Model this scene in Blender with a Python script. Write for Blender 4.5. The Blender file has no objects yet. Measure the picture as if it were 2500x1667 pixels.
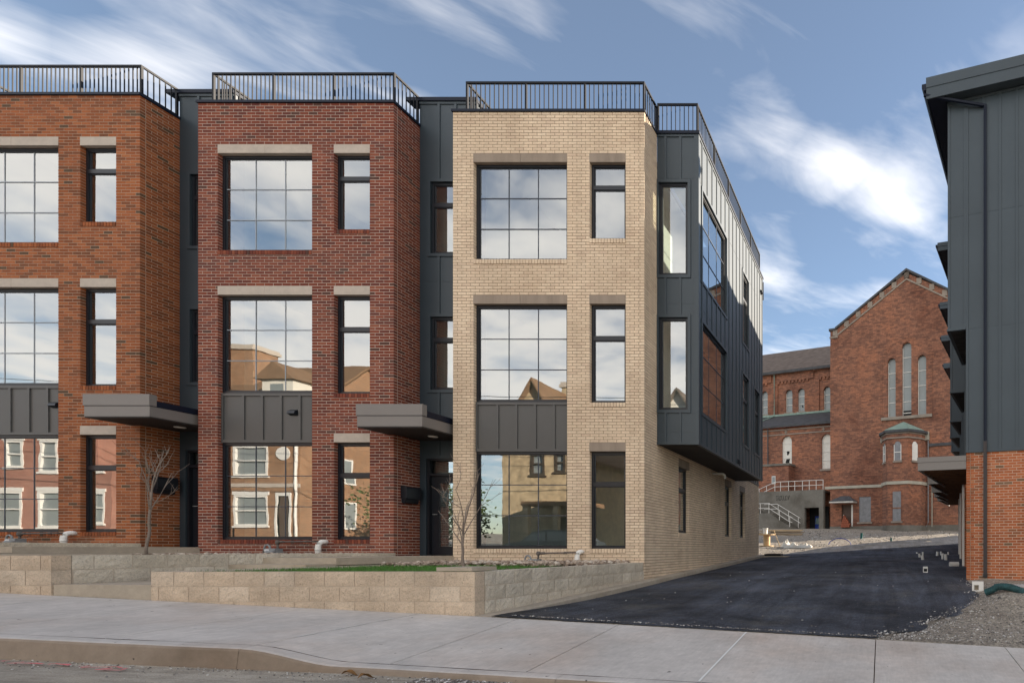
import bpy, bmesh, math, random
from mathutils import Vector, Matrix, noise as mnoise

R = random.Random(7)
rad = math.radians
SC = bpy.context.scene
COL = SC.collection

# ------------------------------------------------------------------ camera, sky, sun, exposure
cam_d = bpy.data.cameras.new('camera')
cam = bpy.data.objects.new('camera', cam_d)
COL.objects.link(cam)
cam.location = (0, 0, 0)                    # eye level is z = 0 in this scene
cam.rotation_euler = (rad(90), 0, 0)
cam_d.sensor_width = 36
cam_d.lens = 36 * 1355 / 2500
cam_d.shift_x = (1250 - 2153) / 2500        # a shift lens: verticals stay vertical
cam_d.shift_y = (1340 - 833.5) / 2500
cam_d.clip_start = 0.1
cam_d.clip_end = 3000
SC.camera = cam

SUN_AZ, SUN_EL = rad(34), rad(14.5)         # azimuth from +X towards +Y
SUN = Vector((math.cos(SUN_AZ) * math.cos(SUN_EL), math.sin(SUN_AZ) * math.cos(SUN_EL), math.sin(SUN_EL)))
sd = bpy.data.lights.new('sun', 'SUN')
sd.energy = 5.0
sd.angle = rad(0.5)
sd.color = (1.0, 0.88, 0.72)
so = bpy.data.objects.new('sun', sd)
COL.objects.link(so)
so.rotation_euler = SUN.to_track_quat('Z', 'Y').to_euler()

W = bpy.data.worlds.new('World')
SC.world = W
W.use_nodes = True
nt = W.node_tree
for n in list(nt.nodes):
    nt.nodes.remove(n)


def wn(t, **kw):
    n = nt.nodes.new(t)
    for k, v in kw.items():
        setattr(n, k, v)
    return n


def wmath(op, a, b=None, c=None):
    n = wn('ShaderNodeMath', operation=op)
    for i, v in enumerate((a, b, c)):
        if v is None:
            continue
        if isinstance(v, (int, float)):
            n.inputs[i].default_value = v
        else:
            nt.links.new(v, n.inputs[i])
    return n.outputs[0]


w_out = wn('ShaderNodeOutputWorld')
w_bg = wn('ShaderNodeBackground')
w_bg.inputs[1].default_value = 0.082
nt.links.new(w_bg.outputs[0], w_out.inputs[0])
w_sky = wn('ShaderNodeTexSky', sky_type='NISHITA')
w_sky.sun_disc = False
w_sky.sun_elevation = SUN_EL
w_sky.sun_rotation = math.pi / 2 - SUN_AZ
w_sky.altitude = 600
w_sky.air_density = 1.0
w_sky.dust_density = 0.6
w_sky.ozone_density = 2.0
# thin high clouds on a plane above the place: coordinates x/z, y/z of the view direction
w_tc = wn('ShaderNodeTexCoord')
w_sep = wn('ShaderNodeSeparateXYZ')
nt.links.new(w_tc.outputs['Generated'], w_sep.inputs[0])
zc = wmath('MAXIMUM', w_sep.outputs[2], 0.02)
pu = wmath('DIVIDE', w_sep.outputs[0], zc)
pv = wmath('DIVIDE', w_sep.outputs[1], zc)
w_cmb = wn('ShaderNodeCombineXYZ')
nt.links.new(pu, w_cmb.inputs[0])
nt.links.new(pv, w_cmb.inputs[1])


def cloud_noise(scale, loc, stretch, rot, rough, dist, detail=5):
    m0 = wn('ShaderNodeMapping')
    m0.inputs['Rotation'].default_value = (0, 0, -rot)
    nt.links.new(w_cmb.outputs[0], m0.inputs[0])
    mp = wn('ShaderNodeMapping')
    mp.inputs['Location'].default_value = loc
    mp.inputs['Scale'].default_value = (stretch, 1, 1)
    nt.links.new(m0.outputs[0], mp.inputs[0])
    ns = wn('ShaderNodeTexNoise')
    ns.inputs['Scale'].default_value = scale
    ns.inputs['Detail'].default_value = detail
    ns.inputs['Roughness'].default_value = rough
    ns.inputs['Distortion'].default_value = dist
    nt.links.new(mp.outputs[0], ns.inputs[0])
    return ns.outputs[0]


def blob(cx, cy, rx, ry):
    a = wmath('DIVIDE', wmath('SUBTRACT', pu, cx), rx)
    b = wmath('DIVIDE', wmath('SUBTRACT', pv, cy), ry)
    d = wmath('ADD', wmath('MULTIPLY', a, a), wmath('MULTIPLY', b, b))
    return wmath('POWER', 2.718, wmath('MULTIPLY', d, -1.0))


n1 = cloud_noise(2.4, (3.1, 1.2, 0), 0.75, rad(48), 0.48, 0.3)
n2 = cloud_noise(6.0, (7.7, 2.6, 0), 0.50, rad(40), 0.58, 0.5)
mix12 = wmath('ADD', wmath('MULTIPLY', n1, 0.66), wmath('MULTIPLY', n2, 0.34))
base_c = wmath('MULTIPLY', wmath('SUBTRACT', mix12, 0.46), 2.7)
cl = None
for cx_, cy_, rx_, ry_, s_ in ((-1.80, 1.05, 0.22, 0.09, 1.0), (-1.52, 1.15, 0.17, 0.10, 1.0), (-0.66, 1.05, 0.05, 0.08, 0.22), (0.02, 1.62, 0.13, 0.17, 1.0), (-0.13, 1.46, 0.12, 0.14, 0.85),
                               (-0.25, 1.33, 0.10, 0.10, 0.5), (-0.38, 2.05, 0.12, 0.35, 0.7), (-1.1, 1.3, 0.5, 0.2, 0.2), (0.26, 1.12, 0.12, 0.16, 0.7), (-0.3, 3.6, 1.2, 1.2, 0.6),
                               (-2.4, -3.2, 1.6, 1.2, 0.9), (-0.9, -2.4, 0.9, 0.9, 0.6), (-4.5, -2.2, 1.5, 1.2, 0.8), (-2.2, -1.2, 0.9, 0.5, 0.7), (1.8, -1.5, 1.2, 0.9, 0.6)):
    b_ = wmath('MULTIPLY', blob(cx_, cy_, rx_, ry_), s_)
    cl = b_ if cl is None else wmath('MAXIMUM', cl, b_)
# the window panes mirror a much cloudier sky on the far side of the street
bank = wn('ShaderNodeMapRange', interpolation_type='SMOOTHSTEP')
nt.links.new(w_sep.outputs[1], bank.inputs[0])
bank.inputs[1].default_value = 0.25
bank.inputs[2].default_value = -0.55
cov = wmath('ADD', wmath('ADD', wmath('MULTIPLY', cl, 0.56), -0.10), wmath('MULTIPLY', bank.outputs[0], 0.46))
clo = wmath('MULTIPLY', wmath('ADD', base_c, wmath('SUBTRACT', cov, 0.26)), 1.5)
mr = wn('ShaderNodeMapRange', interpolation_type='SMOOTHSTEP')
nt.links.new(clo, mr.inputs[0])
mr.inputs[1].default_value = -0.55
mr.inputs[2].default_value = 1.25
mr.inputs[3].default_value = 0.0
mr.inputs[4].default_value = 1.0
hz_fade = wmath('SMOOTH_MIN', wmath('MULTIPLY', wmath('MAXIMUM', w_sep.outputs[2], 0.0), 6.0), 1.0, 0.2)
cap = wmath('ADD', wmath('MULTIPLY', bank.outputs[0], 0.42), 0.56)     # thin cirrus ahead, thicker cloud behind
cfac = wmath('MAXIMUM', wmath('MULTIPLY', wmath('MULTIPLY', mr.outputs[0], hz_fade), cap), 0.035)
mixc = wn('ShaderNodeMix', data_type='RGBA')
nt.links.new(cfac, mixc.inputs[0])
nt.links.new(w_sky.outputs[0], mixc.inputs[6])
mixc.inputs[7].default_value = (10.6, 10.0, 9.3, 1)
nt.links.new(mixc.outputs[2], w_bg.inputs[0])

SC.view_settings.view_transform = 'Standard'
SC.view_settings.look = 'None'
SC.view_settings.gamma = 1
SC.view_settings.use_curve_mapping = False
SC.view_settings.exposure = 1.36
SC.render.engine = 'CYCLES'
SC.cycles.max_bounces = 10
SC.cycles.diffuse_bounces = 4
SC.cycles.glossy_bounces = 4
SC.cycles.transparent_max_bounces = 10
SC.cycles.sample_clamp_indirect = 6

# ------------------------------------------------------------------ materials
MATS = {}


def srgb(r, g, b):
    f = lambda c: (c / 255 / 12.92) if c / 255 <= 0.04045 else ((c / 255 + 0.055) / 1.055) ** 2.4
    return (f(r), f(g), f(b), 1)


class NB:
    def __init__(s, name):
        s.m = bpy.data.materials.new(name)
        s.m.use_nodes = True
        s.t = s.m.node_tree
        s.t.nodes.clear()
        s.out = s.n('ShaderNodeOutputMaterial')

    def n(s, typ, **kw):
        x = s.t.nodes.new(typ)
        for k, v in kw.items():
            setattr(x, k, v)
        return x

    def l(s, a, b):
        s.t.links.new(a, b)

    def pos(s):
        return s.n('ShaderNodeNewGeometry').outputs['Position']

    def obj(s):
        return s.n('ShaderNodeTexCoord').outputs['Object']

    def noise(s, scale, detail=4, rough=.6, vec=None, dist=0, stretch=None):
        vec = vec or s.pos()
        if stretch:
            mp = s.n('ShaderNodeMapping')
            mp.inputs['Scale'].default_value = stretch
            s.l(vec, mp.inputs[0])
            vec = mp.outputs[0]
        x = s.n('ShaderNodeTexNoise')
        x.inputs['Scale'].default_value = scale
        x.inputs['Detail'].default_value = detail
        x.inputs['Roughness'].default_value = rough
        x.inputs['Distortion'].default_value = dist
        s.l(vec, x.inputs[0])
        return x.outputs[0]

    def ramp(s, fac, stops):
        x = s.n('ShaderNodeValToRGB')
        e = x.color_ramp.elements
        while len(e) < len(stops):
            e.new(0.5)
        for i, (p, c) in enumerate(stops):
            e[i].position = p
            e[i].color = c if len(c) == 4 else (*c, 1)
        s.l(fac, x.inputs[0])
        return x.outputs[0]

    def mul(s, a, b, fac=1.0, mode='MULTIPLY'):
        x = s.n('ShaderNodeMix', data_type='RGBA', blend_type=mode)
        if isinstance(fac, (int, float)):
            x.inputs[0].default_value = fac
        else:
            s.l(fac, x.inputs[0])
        for i, v in ((6, a), (7, b)):
            if isinstance(v, tuple):
                x.inputs[i].default_value = v if len(v) == 4 else (*v, 1)
            else:
                s.l(v, x.inputs[i])
        return x.outputs[2]

    def bump(s, h, strength, dist):
        x = s.n('ShaderNodeBump')
        x.inputs['Strength'].default_value = strength
        x.inputs['Distance'].default_value = dist
        s.l(h, x.inputs['Height'])
        return x.outputs[0]

    def principled(s, col, rough=.8, nrm=None, spec=.35, metal=0):
        p = s.n('ShaderNodeBsdfPrincipled')
        if isinstance(col, tuple):
            p.inputs['Base Color'].default_value = col if len(col) == 4 else (*col, 1)
        else:
            s.l(col, p.inputs['Base Color'])
        if isinstance(rough, (int, float)):
            p.inputs['Roughness'].default_value = rough
        else:
            s.l(rough, p.inputs['Roughness'])
        p.inputs['Specular IOR Level'].default_value = spec
        p.inputs['Metallic'].default_value = metal
        if nrm is not None:
            s.l(nrm, p.inputs['Normal'])
        s.l(p.outputs[0], s.out.inputs[0])
        return p


def g3(v):
    return (v, v, v, 1)


def simple(name, col, rough=.7, var=.12, scale=3, bump=0, bscale=80, spec=.35, metal=0, stretch=None):
    b = NB(name)
    n = b.noise(scale, 5, .65, stretch=stretch)
    c = b.mul(col, b.ramp(n, [(0.25, g3(1 - var)), (0.75, g3(1 + var))]))
    nr = None
    if bump:
        nr = b.bump(b.noise(bscale, 4, .65), bump, .01)
    b.principled(c, rough, nr, spec, metal)
    MATS[name] = b.m
    return b.m


def brick_mat(name, stops, rough=.85):
    b = NB(name)
    at = b.n('ShaderNodeAttribute', attribute_name='tone')
    c = b.ramp(at.outputs['Fac'], stops)
    c = b.mul(c, b.ramp(b.noise(35, 5, .7), [(0.25, g3(.80)), (0.75, g3(1.15))]))
    c = b.mul(c, b.ramp(b.noise(.55, 5, .6), [(0.3, (.86, .84, .82)), (0.7, (1.08, 1.09, 1.10))]))
    c = b.mul(c, b.ramp(b.noise(1.4, 4, .6, stretch=(2.5, 2.5, .35)), [(0.35, g3(.93)), (0.65, g3(1.05))]))
    b.principled(c, rough, b.bump(b.noise(160, 4, .7), .35, .004), .3)
    MATS[name] = b.m


brick_mat('brick_orange', [(0, (.115, .066, .038)), (.04, (.125, .062, .034)), (.071, (.19, .066, .028)), (.10, (.20, .066, .027)), (.45, (.29, .084, .029)), (.8, (.36, .108, .036)), (1, (.40, .135, .05))])
brick_mat('brick_red', [(0, (.105, .046, .034)), (.03, (.11, .044, .032)), (.06, (.135, .038, .028)), (.5, (.205, .050, .028)), (.85, (.25, .066, .036)), (1, (.28, .088, .048))])
brick_mat('brick_cream', [(0, (.69, .53, .39)), (.3, (.75, .59, .43)), (.7, (.785, .62, .455)), (1, (.81, .65, .48))])
brick_mat('brick_salmon', [(0, (.20, .115, .065)), (.03, (.24, .13, .07)), (.1, (.34, .098, .038)), (.5, (.43, .125, .046)), (.9, (.49, .15, .058)), (1, (.48, .19, .09))])
brick_mat('brick_opposite', [(0, (.25, .09, .04)), (1, (.42, .18, .08))])
for nm, c in (('mortar_light', (.56, .47, .40)), ('mortar_tan', (.46, .35, .26)), ('mortar_brown', (.25, .17, .11)), ('mortar_cream', (.60, .50, .40))):
    simple(nm, (*c, 1), .95, .15, 4, .4, 200)
simple('limestone', (.50, .43, .365, 1), .8, .12, 6, .15, 90)
simple('church_stone', (.28, .23, .19, 1), .85, .25, 1.5)
simple('brownstone', (.30, .24, .19, 1), .8, .2, 5, .15, 90, stretch=(1, 1, .15))
simple('siding', (.030, .046, .060, 1), .47, .10, .9, .25, 2.2, .62)
simple('siding_row', (.050, .068, .084, 1), .5, .10, .9, .25, 2.2, .4)
simple('siding_grey', (.088, .086, .084, 1), .42, .06, 1.5, .05, 40, .45)
simple('coping', (.006, .010, .024, 1), .5, .1, 4, 0, 1, .25)
simple('frame', (.009, .011, .017, 1), .4, .1, 8, 0, 1, .5)
simple('frame_grey', (.045, .052, .062, 1), .4, .1, 8, 0, 1, .5)
simple('muntin_pale', (.30, .33, .37, 1), .4, .1, 8, 0, 1, .5)  # pale tone stands in for sky mirrored over the upper window bars
simple('muntin_dark', (.04, .05, .075, 1), .4, .1, 8, 0, 1, .5)
simple('railing', (.006, .006, .009, 1), .5, .1, 8, 0, 1, .22)
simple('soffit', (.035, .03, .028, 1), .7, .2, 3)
simple('interior', (.72, .73, .68, 1), .9, .03, 1)
simple('interior_floor', (.30, .21, .13, 1), .6, .2, 3)
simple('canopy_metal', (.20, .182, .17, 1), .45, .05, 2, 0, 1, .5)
simple('pipe_brown', (.045, .036, .036, 1), .5, .15, 3)
simple('white_plastic', (.82, .80, .76, 1), .45, .03, 6)
simple('white_paint', (.76, .73, .68, 1), .6, .06, 4)
simple('meter_grey', (.24, .25, .26, 1), .5, .2, 20, 0, 1, .5)
simple('rust_pipe', (.12, .10, .09, 1), .6, .4, 30)
simple('label_white', (.7, .7, .7, 1), .5, .02, 2)
simple('bark', (.24, .19, .155, 1), .9, .3, 40, .5, 120)
simple('cut_wood', (.62, .44, .25, 1), .75, .2, 10, .1, 60, stretch=(.3, 3, 3))
simple('weathered_wood', (.36, .27, .18, 1), .85, .3, 8, .1, 60, stretch=(.3, 3, 3))
simple('porch_wood', (.16, .075, .035, 1), .7, .3, 5, .1, 60)
simple('copper_green', (.24, .33, .28, 1), .6, .25, 3)
simple('stucco_stone', (.42, .39, .32, 1), .9, .25, 1.2, .3, 20)
simple('plywood_grey', (.24, .24, .25, 1), .9, .25, 4)
simple('door_brown', (.10, .065, .05, 1), .7, .15, 3)
simple('glass_old', (.24, .26, .26, 1), .25, .15, .8, 0, 1, .5)
simple('shingle', (.15, .115, .095, 1), .95, .35, 1.6, .3, 20)
simple('slate', (.075, .075, .08, 1), .8, .4, 2.0, .3, 20)
simple('black_plastic', (.012, .012, .013, 1), .5, .2, 10)
simple('blue_hose', (.02, .05, .30, 1), .4, .1, 10)
simple('green_pipe', (.01, .09, .085, 1), .45, .3, 9)
simple('teal_drain', (.03, .085, .09, 1), .7, .6, 12)
simple('sheet_white', (.75, .71, .64, 1), .7, .12, 6)
simple('red_brick_loose', (.33, .10, .055, 1), .9, .2, 8)
simple('fill_dark', (.02, .02, .02, 1), .9, .2, 8)
simple('orange_plastic', (.55, .22, .02, 1), .5, .1, 8)
simple('leaf_litter', (.20, .10, .035, 1), .9, .3, 20)
simple('leaf_green', (.055, .085, .022, 1), .7, .5, 6)
simple('grass', (.075, .19, .03, 1), .7, .4, 14)
simple('soil', (.16, .12, .085, 1), .95, .3, 5, .4, 50)
for nm_, st_ in (('pebble', [(0, (.22, .16, .12)), (.5, (.42, .33, .26)), (1, (.62, .54, .45))]), ('gravel_stone', [(0, (.07, .063, .058)), (.4, (.21, .19, .175)), (.75, (.38, .35, .325)), (1, (.72, .70, .67))])):
    b = NB(nm_)
    gi = b.n('ShaderNodeNewGeometry')
    c = b.ramp(gi.outputs['Random Per Island'], st_)
    b.principled(c, .9, None, .25)
    MATS[nm_] = b.m
simple('caulk', (.72, .71, .68, 1), .7, .06, 8)
simple('car_paint', (.10, .115, .13, 1), .25, .05, 1, 0, 1, .5)
simple('tyre', (.015, .015, .015, 1), .8, .1, 5)
simple('roof_brown', (.22, .13, .075, 1), .9, .3, 2)
simple('stone_yellow', (.44, .335, .21, 1), .9, .5, 2.4, .5, 5)
simple('clapboard', (.72, .68, .60, 1), .8, .05, 2)
simple('timber_dark', (.06, .045, .035, 1), .8, .2, 4)


def concrete(name, col, streak=True, warm=None):
    b = NB(name)
    c = b.mul(col, b.ramp(b.noise(1.1, 6, .65), [(0.3, g3(.84)), (0.7, g3(1.12))]))
    c = b.mul(c, b.ramp(b.noise(9, 6, .75), [(0.35, g3(.9)), (0.65, g3(1.07))]))
    if warm:
        c = b.mul(c, warm, b.ramp(b.noise(.5, 4, .6), [(0.45, g3(0)), (0.7, g3(.75))]))
    if streak:   # broom finish
        c = b.mul(c, b.ramp(b.noise(40, 3, .6, stretch=(1, .06, 1)), [(0.3, g3(.94)), (0.7, g3(1.05))]))
    dark = b.ramp(b.noise(13, 2, .5), [(0.74, g3(1)), (0.77, g3(.3))])
    c = b.mul(c, dark)
    b.principled(c, .88, b.bump(b.noise(220, 4, .7), .25, .004), .25)
    MATS[name] = b.m


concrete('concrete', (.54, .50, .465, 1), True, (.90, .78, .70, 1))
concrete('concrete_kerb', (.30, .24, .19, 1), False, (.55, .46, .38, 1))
concrete('concrete_tan', (.44, .375, .30, 1), False, (.9, .85, .75, 1))
concrete('concrete_old', (.20, .185, .16, 1), False, (.45, .42, .38, 1))


def split_face(name, c0, c1):
    b = NB(name)
    at = b.n('ShaderNodeAttribute', attribute_name='tone')
    c = b.ramp(at.outputs['Fac'], [(0, c0), (1, c1)])
    sp = b.noise(48, 6, .8)
    c = b.mul(c, b.ramp(sp, [(0.32, g3(.5)), (0.45, g3(.95)), (0.66, g3(1.18))]))
    c = b.mul(c, b.ramp(b.noise(2.2, 3, .6), [(0.3, g3(.82)), (0.7, g3(1.12))]))
    b.principled(c, .95, b.bump(b.noise(38, 6, .8), .7, .02), .2)
    MATS[name] = b.m


split_face('block_tan', (.60, .52, .415), (.68, .60, .49))
split_face('block_brown', (.57, .445, .33), (.64, .525, .41))

b = NB('asphalt')
c = b.mul((.026, .029, .037, 1), b.ramp(b.noise(.55, 5, .6, dist=.6), [(0.32, g3(.55)), (0.68, g3(2.3))]))
c = b.mul(c, b.ramp(b.noise(1.2, 4, .65, stretch=(3, .22, 1), dist=.4), [(0.32, g3(.7)), (0.68, g3(1.5))]))
c = b.mul(c, b.ramp(b.noise(13, 8, .85), [(0.3, g3(.55)), (0.7, g3(1.7))]))
c = b.mul(c, (.13, .12, .105, 1), b.ramp(b.noise(.9, 6, .75), [(0.52, g3(0)), (0.75, g3(.55))]), 'MIX')
c = b.mul(c, b.ramp(b.noise(38, 6, .85), [(0.3, g3(.35)), (0.7, g3(2.1))]))
c = b.mul(c, (.36, .34, .32, 1), b.ramp(b.noise(60, 1, .4), [(0.735, g3(0)), (0.75, g3(1))]), 'MIX')
b.principled(c, b.ramp(b.noise(.8, 4), [(0.3, g3(.6)), (0.7, g3(.9))]), b.bump(b.noise(36, 6, .85), 1.0, .03), .3)
MATS['asphalt'] = b.m

b = NB('gravel_ground')
c = b.ramp(b.noise(1.0, 5, .65), [(0.3, (.22, .18, .135)), (0.55, (.32, .275, .22)), (0.75, (.38, .325, .25))])
c = b.mul(c, b.ramp(b.noise(60, 4, .85), [(0.3, g3(.35)), (0.7, g3(1.75))]))
v = b.n('ShaderNodeTexVoronoi')
v.inputs['Scale'].default_value = 26
b.l(b.pos(), v.inputs['Vector'])
c = b.mul(c, b.ramp(v.outputs['Color'], [(0.2, g3(.6)), (0.9, g3(1.5))]))
# pale cement dust spilled at the foot of the right-hand brick wall
vd = b.n('ShaderNodeVectorMath', operation='DISTANCE')
b.l(b.pos(), vd.inputs[0])
vd.inputs[1].default_value = (3.2, 11.7, -.9)
sm = b.n('ShaderNodeMath', operation='MULTIPLY_ADD')
b.l(b.noise(3.5, 5, .7), sm.inputs[0]); sm.inputs[1].default_value = .9
b.l(vd.outputs['Value'], sm.inputs[2])
c = b.mul(c, (.60, .57, .56, 1), b.ramp(sm.outputs[0], [(0.90, g3(.9)), (1.0, g3(.1))]), 'MIX')
b.principled(c, .95, b.bump(b.noise(45, 5, .8), 1.0, .03), .2)
MATS['gravel_ground'] = b.m

b = NB('street')
c = b.ramp(b.noise(1.3, 6, .7), [(0.3, (.30, .26, .21)), (0.7, (.46, .41, .345))])
c = b.mul(c, b.ramp(b.noise(90, 4, .8), [(0.3, g3(.6)), (0.7, g3(1.4))]))
c = b.mul(c, b.ramp(b.noise(3.0, 4, .7, stretch=(.4, 2, 1)), [(0.4, g3(.75)), (0.6, g3(1.1))]))
b.principled(c, .93, b.bump(b.noise(80, 5, .8), .6, .012), .2)
MATS['street'] = b.m

b = NB('church_brick')     # church courses are too far to tell apart: a bond pattern in the church's own coordinates
tc = b.obj()
sp = b.n('ShaderNodeSeparateXYZ')
b.l(tc, sp.inputs[0])
ad = b.n('ShaderNodeMath', operation='ADD')
b.l(sp.outputs[0], ad.inputs[0])
b.l(sp.outputs[1], ad.inputs[1])
cb = b.n('ShaderNodeCombineXYZ')
b.l(ad.outputs[0], cb.inputs[0])
b.l(sp.outputs[2], cb.inputs[1])
bt = b.n('ShaderNodeTexBrick')
bt.inputs['Color1'].default_value = (.34, .155, .10, 1)
bt.inputs['Color2'].default_value = (.155, .08, .062, 1)
bt.inputs['Mortar'].default_value = (.20, .10, .065, 1)
bt.inputs['Scale'].default_value = 1
bt.inputs['Mortar Size'].default_value = .012
bt.inputs['Brick Width'].default_value = .36
bt.inputs['Row Height'].default_value = .13
bt.inputs['Bias'].default_value = -.1
b.l(cb.outputs[0], bt.inputs[0])
c = b.mul(bt.outputs[0], b.ramp(b.noise(.30, 5, .65), [(0.3, (.68, .62, .62)), (0.5, (1, 1, 1)), (0.7, (1.35, 1.2, 1.05))]))
c = b.mul(c, b.ramp(b.noise(5.5, 4, .8), [(0.3, (.72, .73, .76)), (0.7, (1.28, 1.26, 1.22))]))
b.principled(c, .92, None, .2)
MATS['church_brick'] = b.m

for nm_, c1_, c2_, mo_ in (('opposite_brick', (.36, .165, .08, 1), (.20, .09, .05, 1), (.42, .32, .22, 1)), ('brick_pink', (.36, .14, .095, 1), (.27, .10, .07, 1), (.45, .30, .24, 1))):
    b = NB(nm_)
    tc = b.pos()
    sp = b.n('ShaderNodeSeparateXYZ'); b.l(tc, sp.inputs[0])
    ad = b.n('ShaderNodeMath', operation='ADD'); b.l(sp.outputs[0], ad.inputs[0]); b.l(sp.outputs[1], ad.inputs[1])
    cb = b.n('ShaderNodeCombineXYZ'); b.l(ad.outputs[0], cb.inputs[0]); b.l(sp.outputs[2], cb.inputs[1])
    bt = b.n('ShaderNodeTexBrick')
    for k_, v_ in (('Color1', c1_), ('Color2', c2_), ('Mortar', mo_), ('Scale', 1), ('Mortar Size', .010), ('Brick Width', .22), ('Row Height', .075)):
        bt.inputs[k_].default_value = v_
    b.l(cb.outputs[0], bt.inputs[0])
    c = b.mul(bt.outputs[0], b.ramp(b.noise(.8, 4, .7), [(0.3, g3(.8)), (0.7, g3(1.15))]))
    b.principled(c, .92, None, .2)
    MATS[nm_] = b.m


def glass(name, refl, tint, wav=.0):
    b = NB(name)
    gl = b.n('ShaderNodeBsdfGlossy')
    gl.inputs['Roughness'].default_value = 0.0
    gl.inputs['Color'].default_value = (.93, .96, .98, 1)
    if wav:
        nr = b.bump(b.noise(1.6, 2, .4), wav, .02)
        b.l(nr, gl.inputs['Normal'])
    tr = b.n('ShaderNodeBsdfTransparent')
    tr.inputs['Color'].default_value = tint
    mx = b.n('ShaderNodeMixShader')
    lw = b.n('ShaderNodeLayerWeight')
    lw.inputs['Blend'].default_value = .25
    mp = b.n('ShaderNodeMapRange')
    mp.inputs[3].default_value = refl
    mp.inputs[4].default_value = 1.0
    b.l(lw.outputs['Fresnel'], mp.inputs[0])
    b.l(mp.outputs[0], mx.inputs[0])
    b.l(tr.outputs[0], mx.inputs[1])
    b.l(gl.outputs[0], mx.inputs[2])
    b.l(mx.outputs[0], b.out.inputs[0])
    MATS[name] = b.m


glass('glass', .33, (.80, .87, .83, 1), .028)
glass('glass_side', .45, (.80, .87, .83, 1), .02)

# ------------------------------------------------------------------ helpers
TM = {}


def tag(o, label=None, cat=None, group=None, kind=None):
    if label: o['label'] = label
    if cat: o['category'] = cat
    if group: o['group'] = group
    if kind: o['kind'] = kind
    return o


def thing(name, label, cat, loc=(0, 0, 0), rotz=0, group=None, kind=None):
    o = bpy.data.objects.new(name, None)
    COL.objects.link(o)
    o.location = loc
    o.rotation_euler = (0, 0, rotz)
    o.empty_display_size = .3
    TM[o.name] = Matrix.Translation(loc) @ Matrix.Rotation(rotz, 4, 'Z')
    return tag(o, label, cat, group, kind)


def attach(o, parent, local=False):
    if parent is None:
        return o
    o.parent = parent
    if not local and parent.name in TM:
        o.matrix_parent_inverse = TM[parent.name].inverted()
    return o


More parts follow.
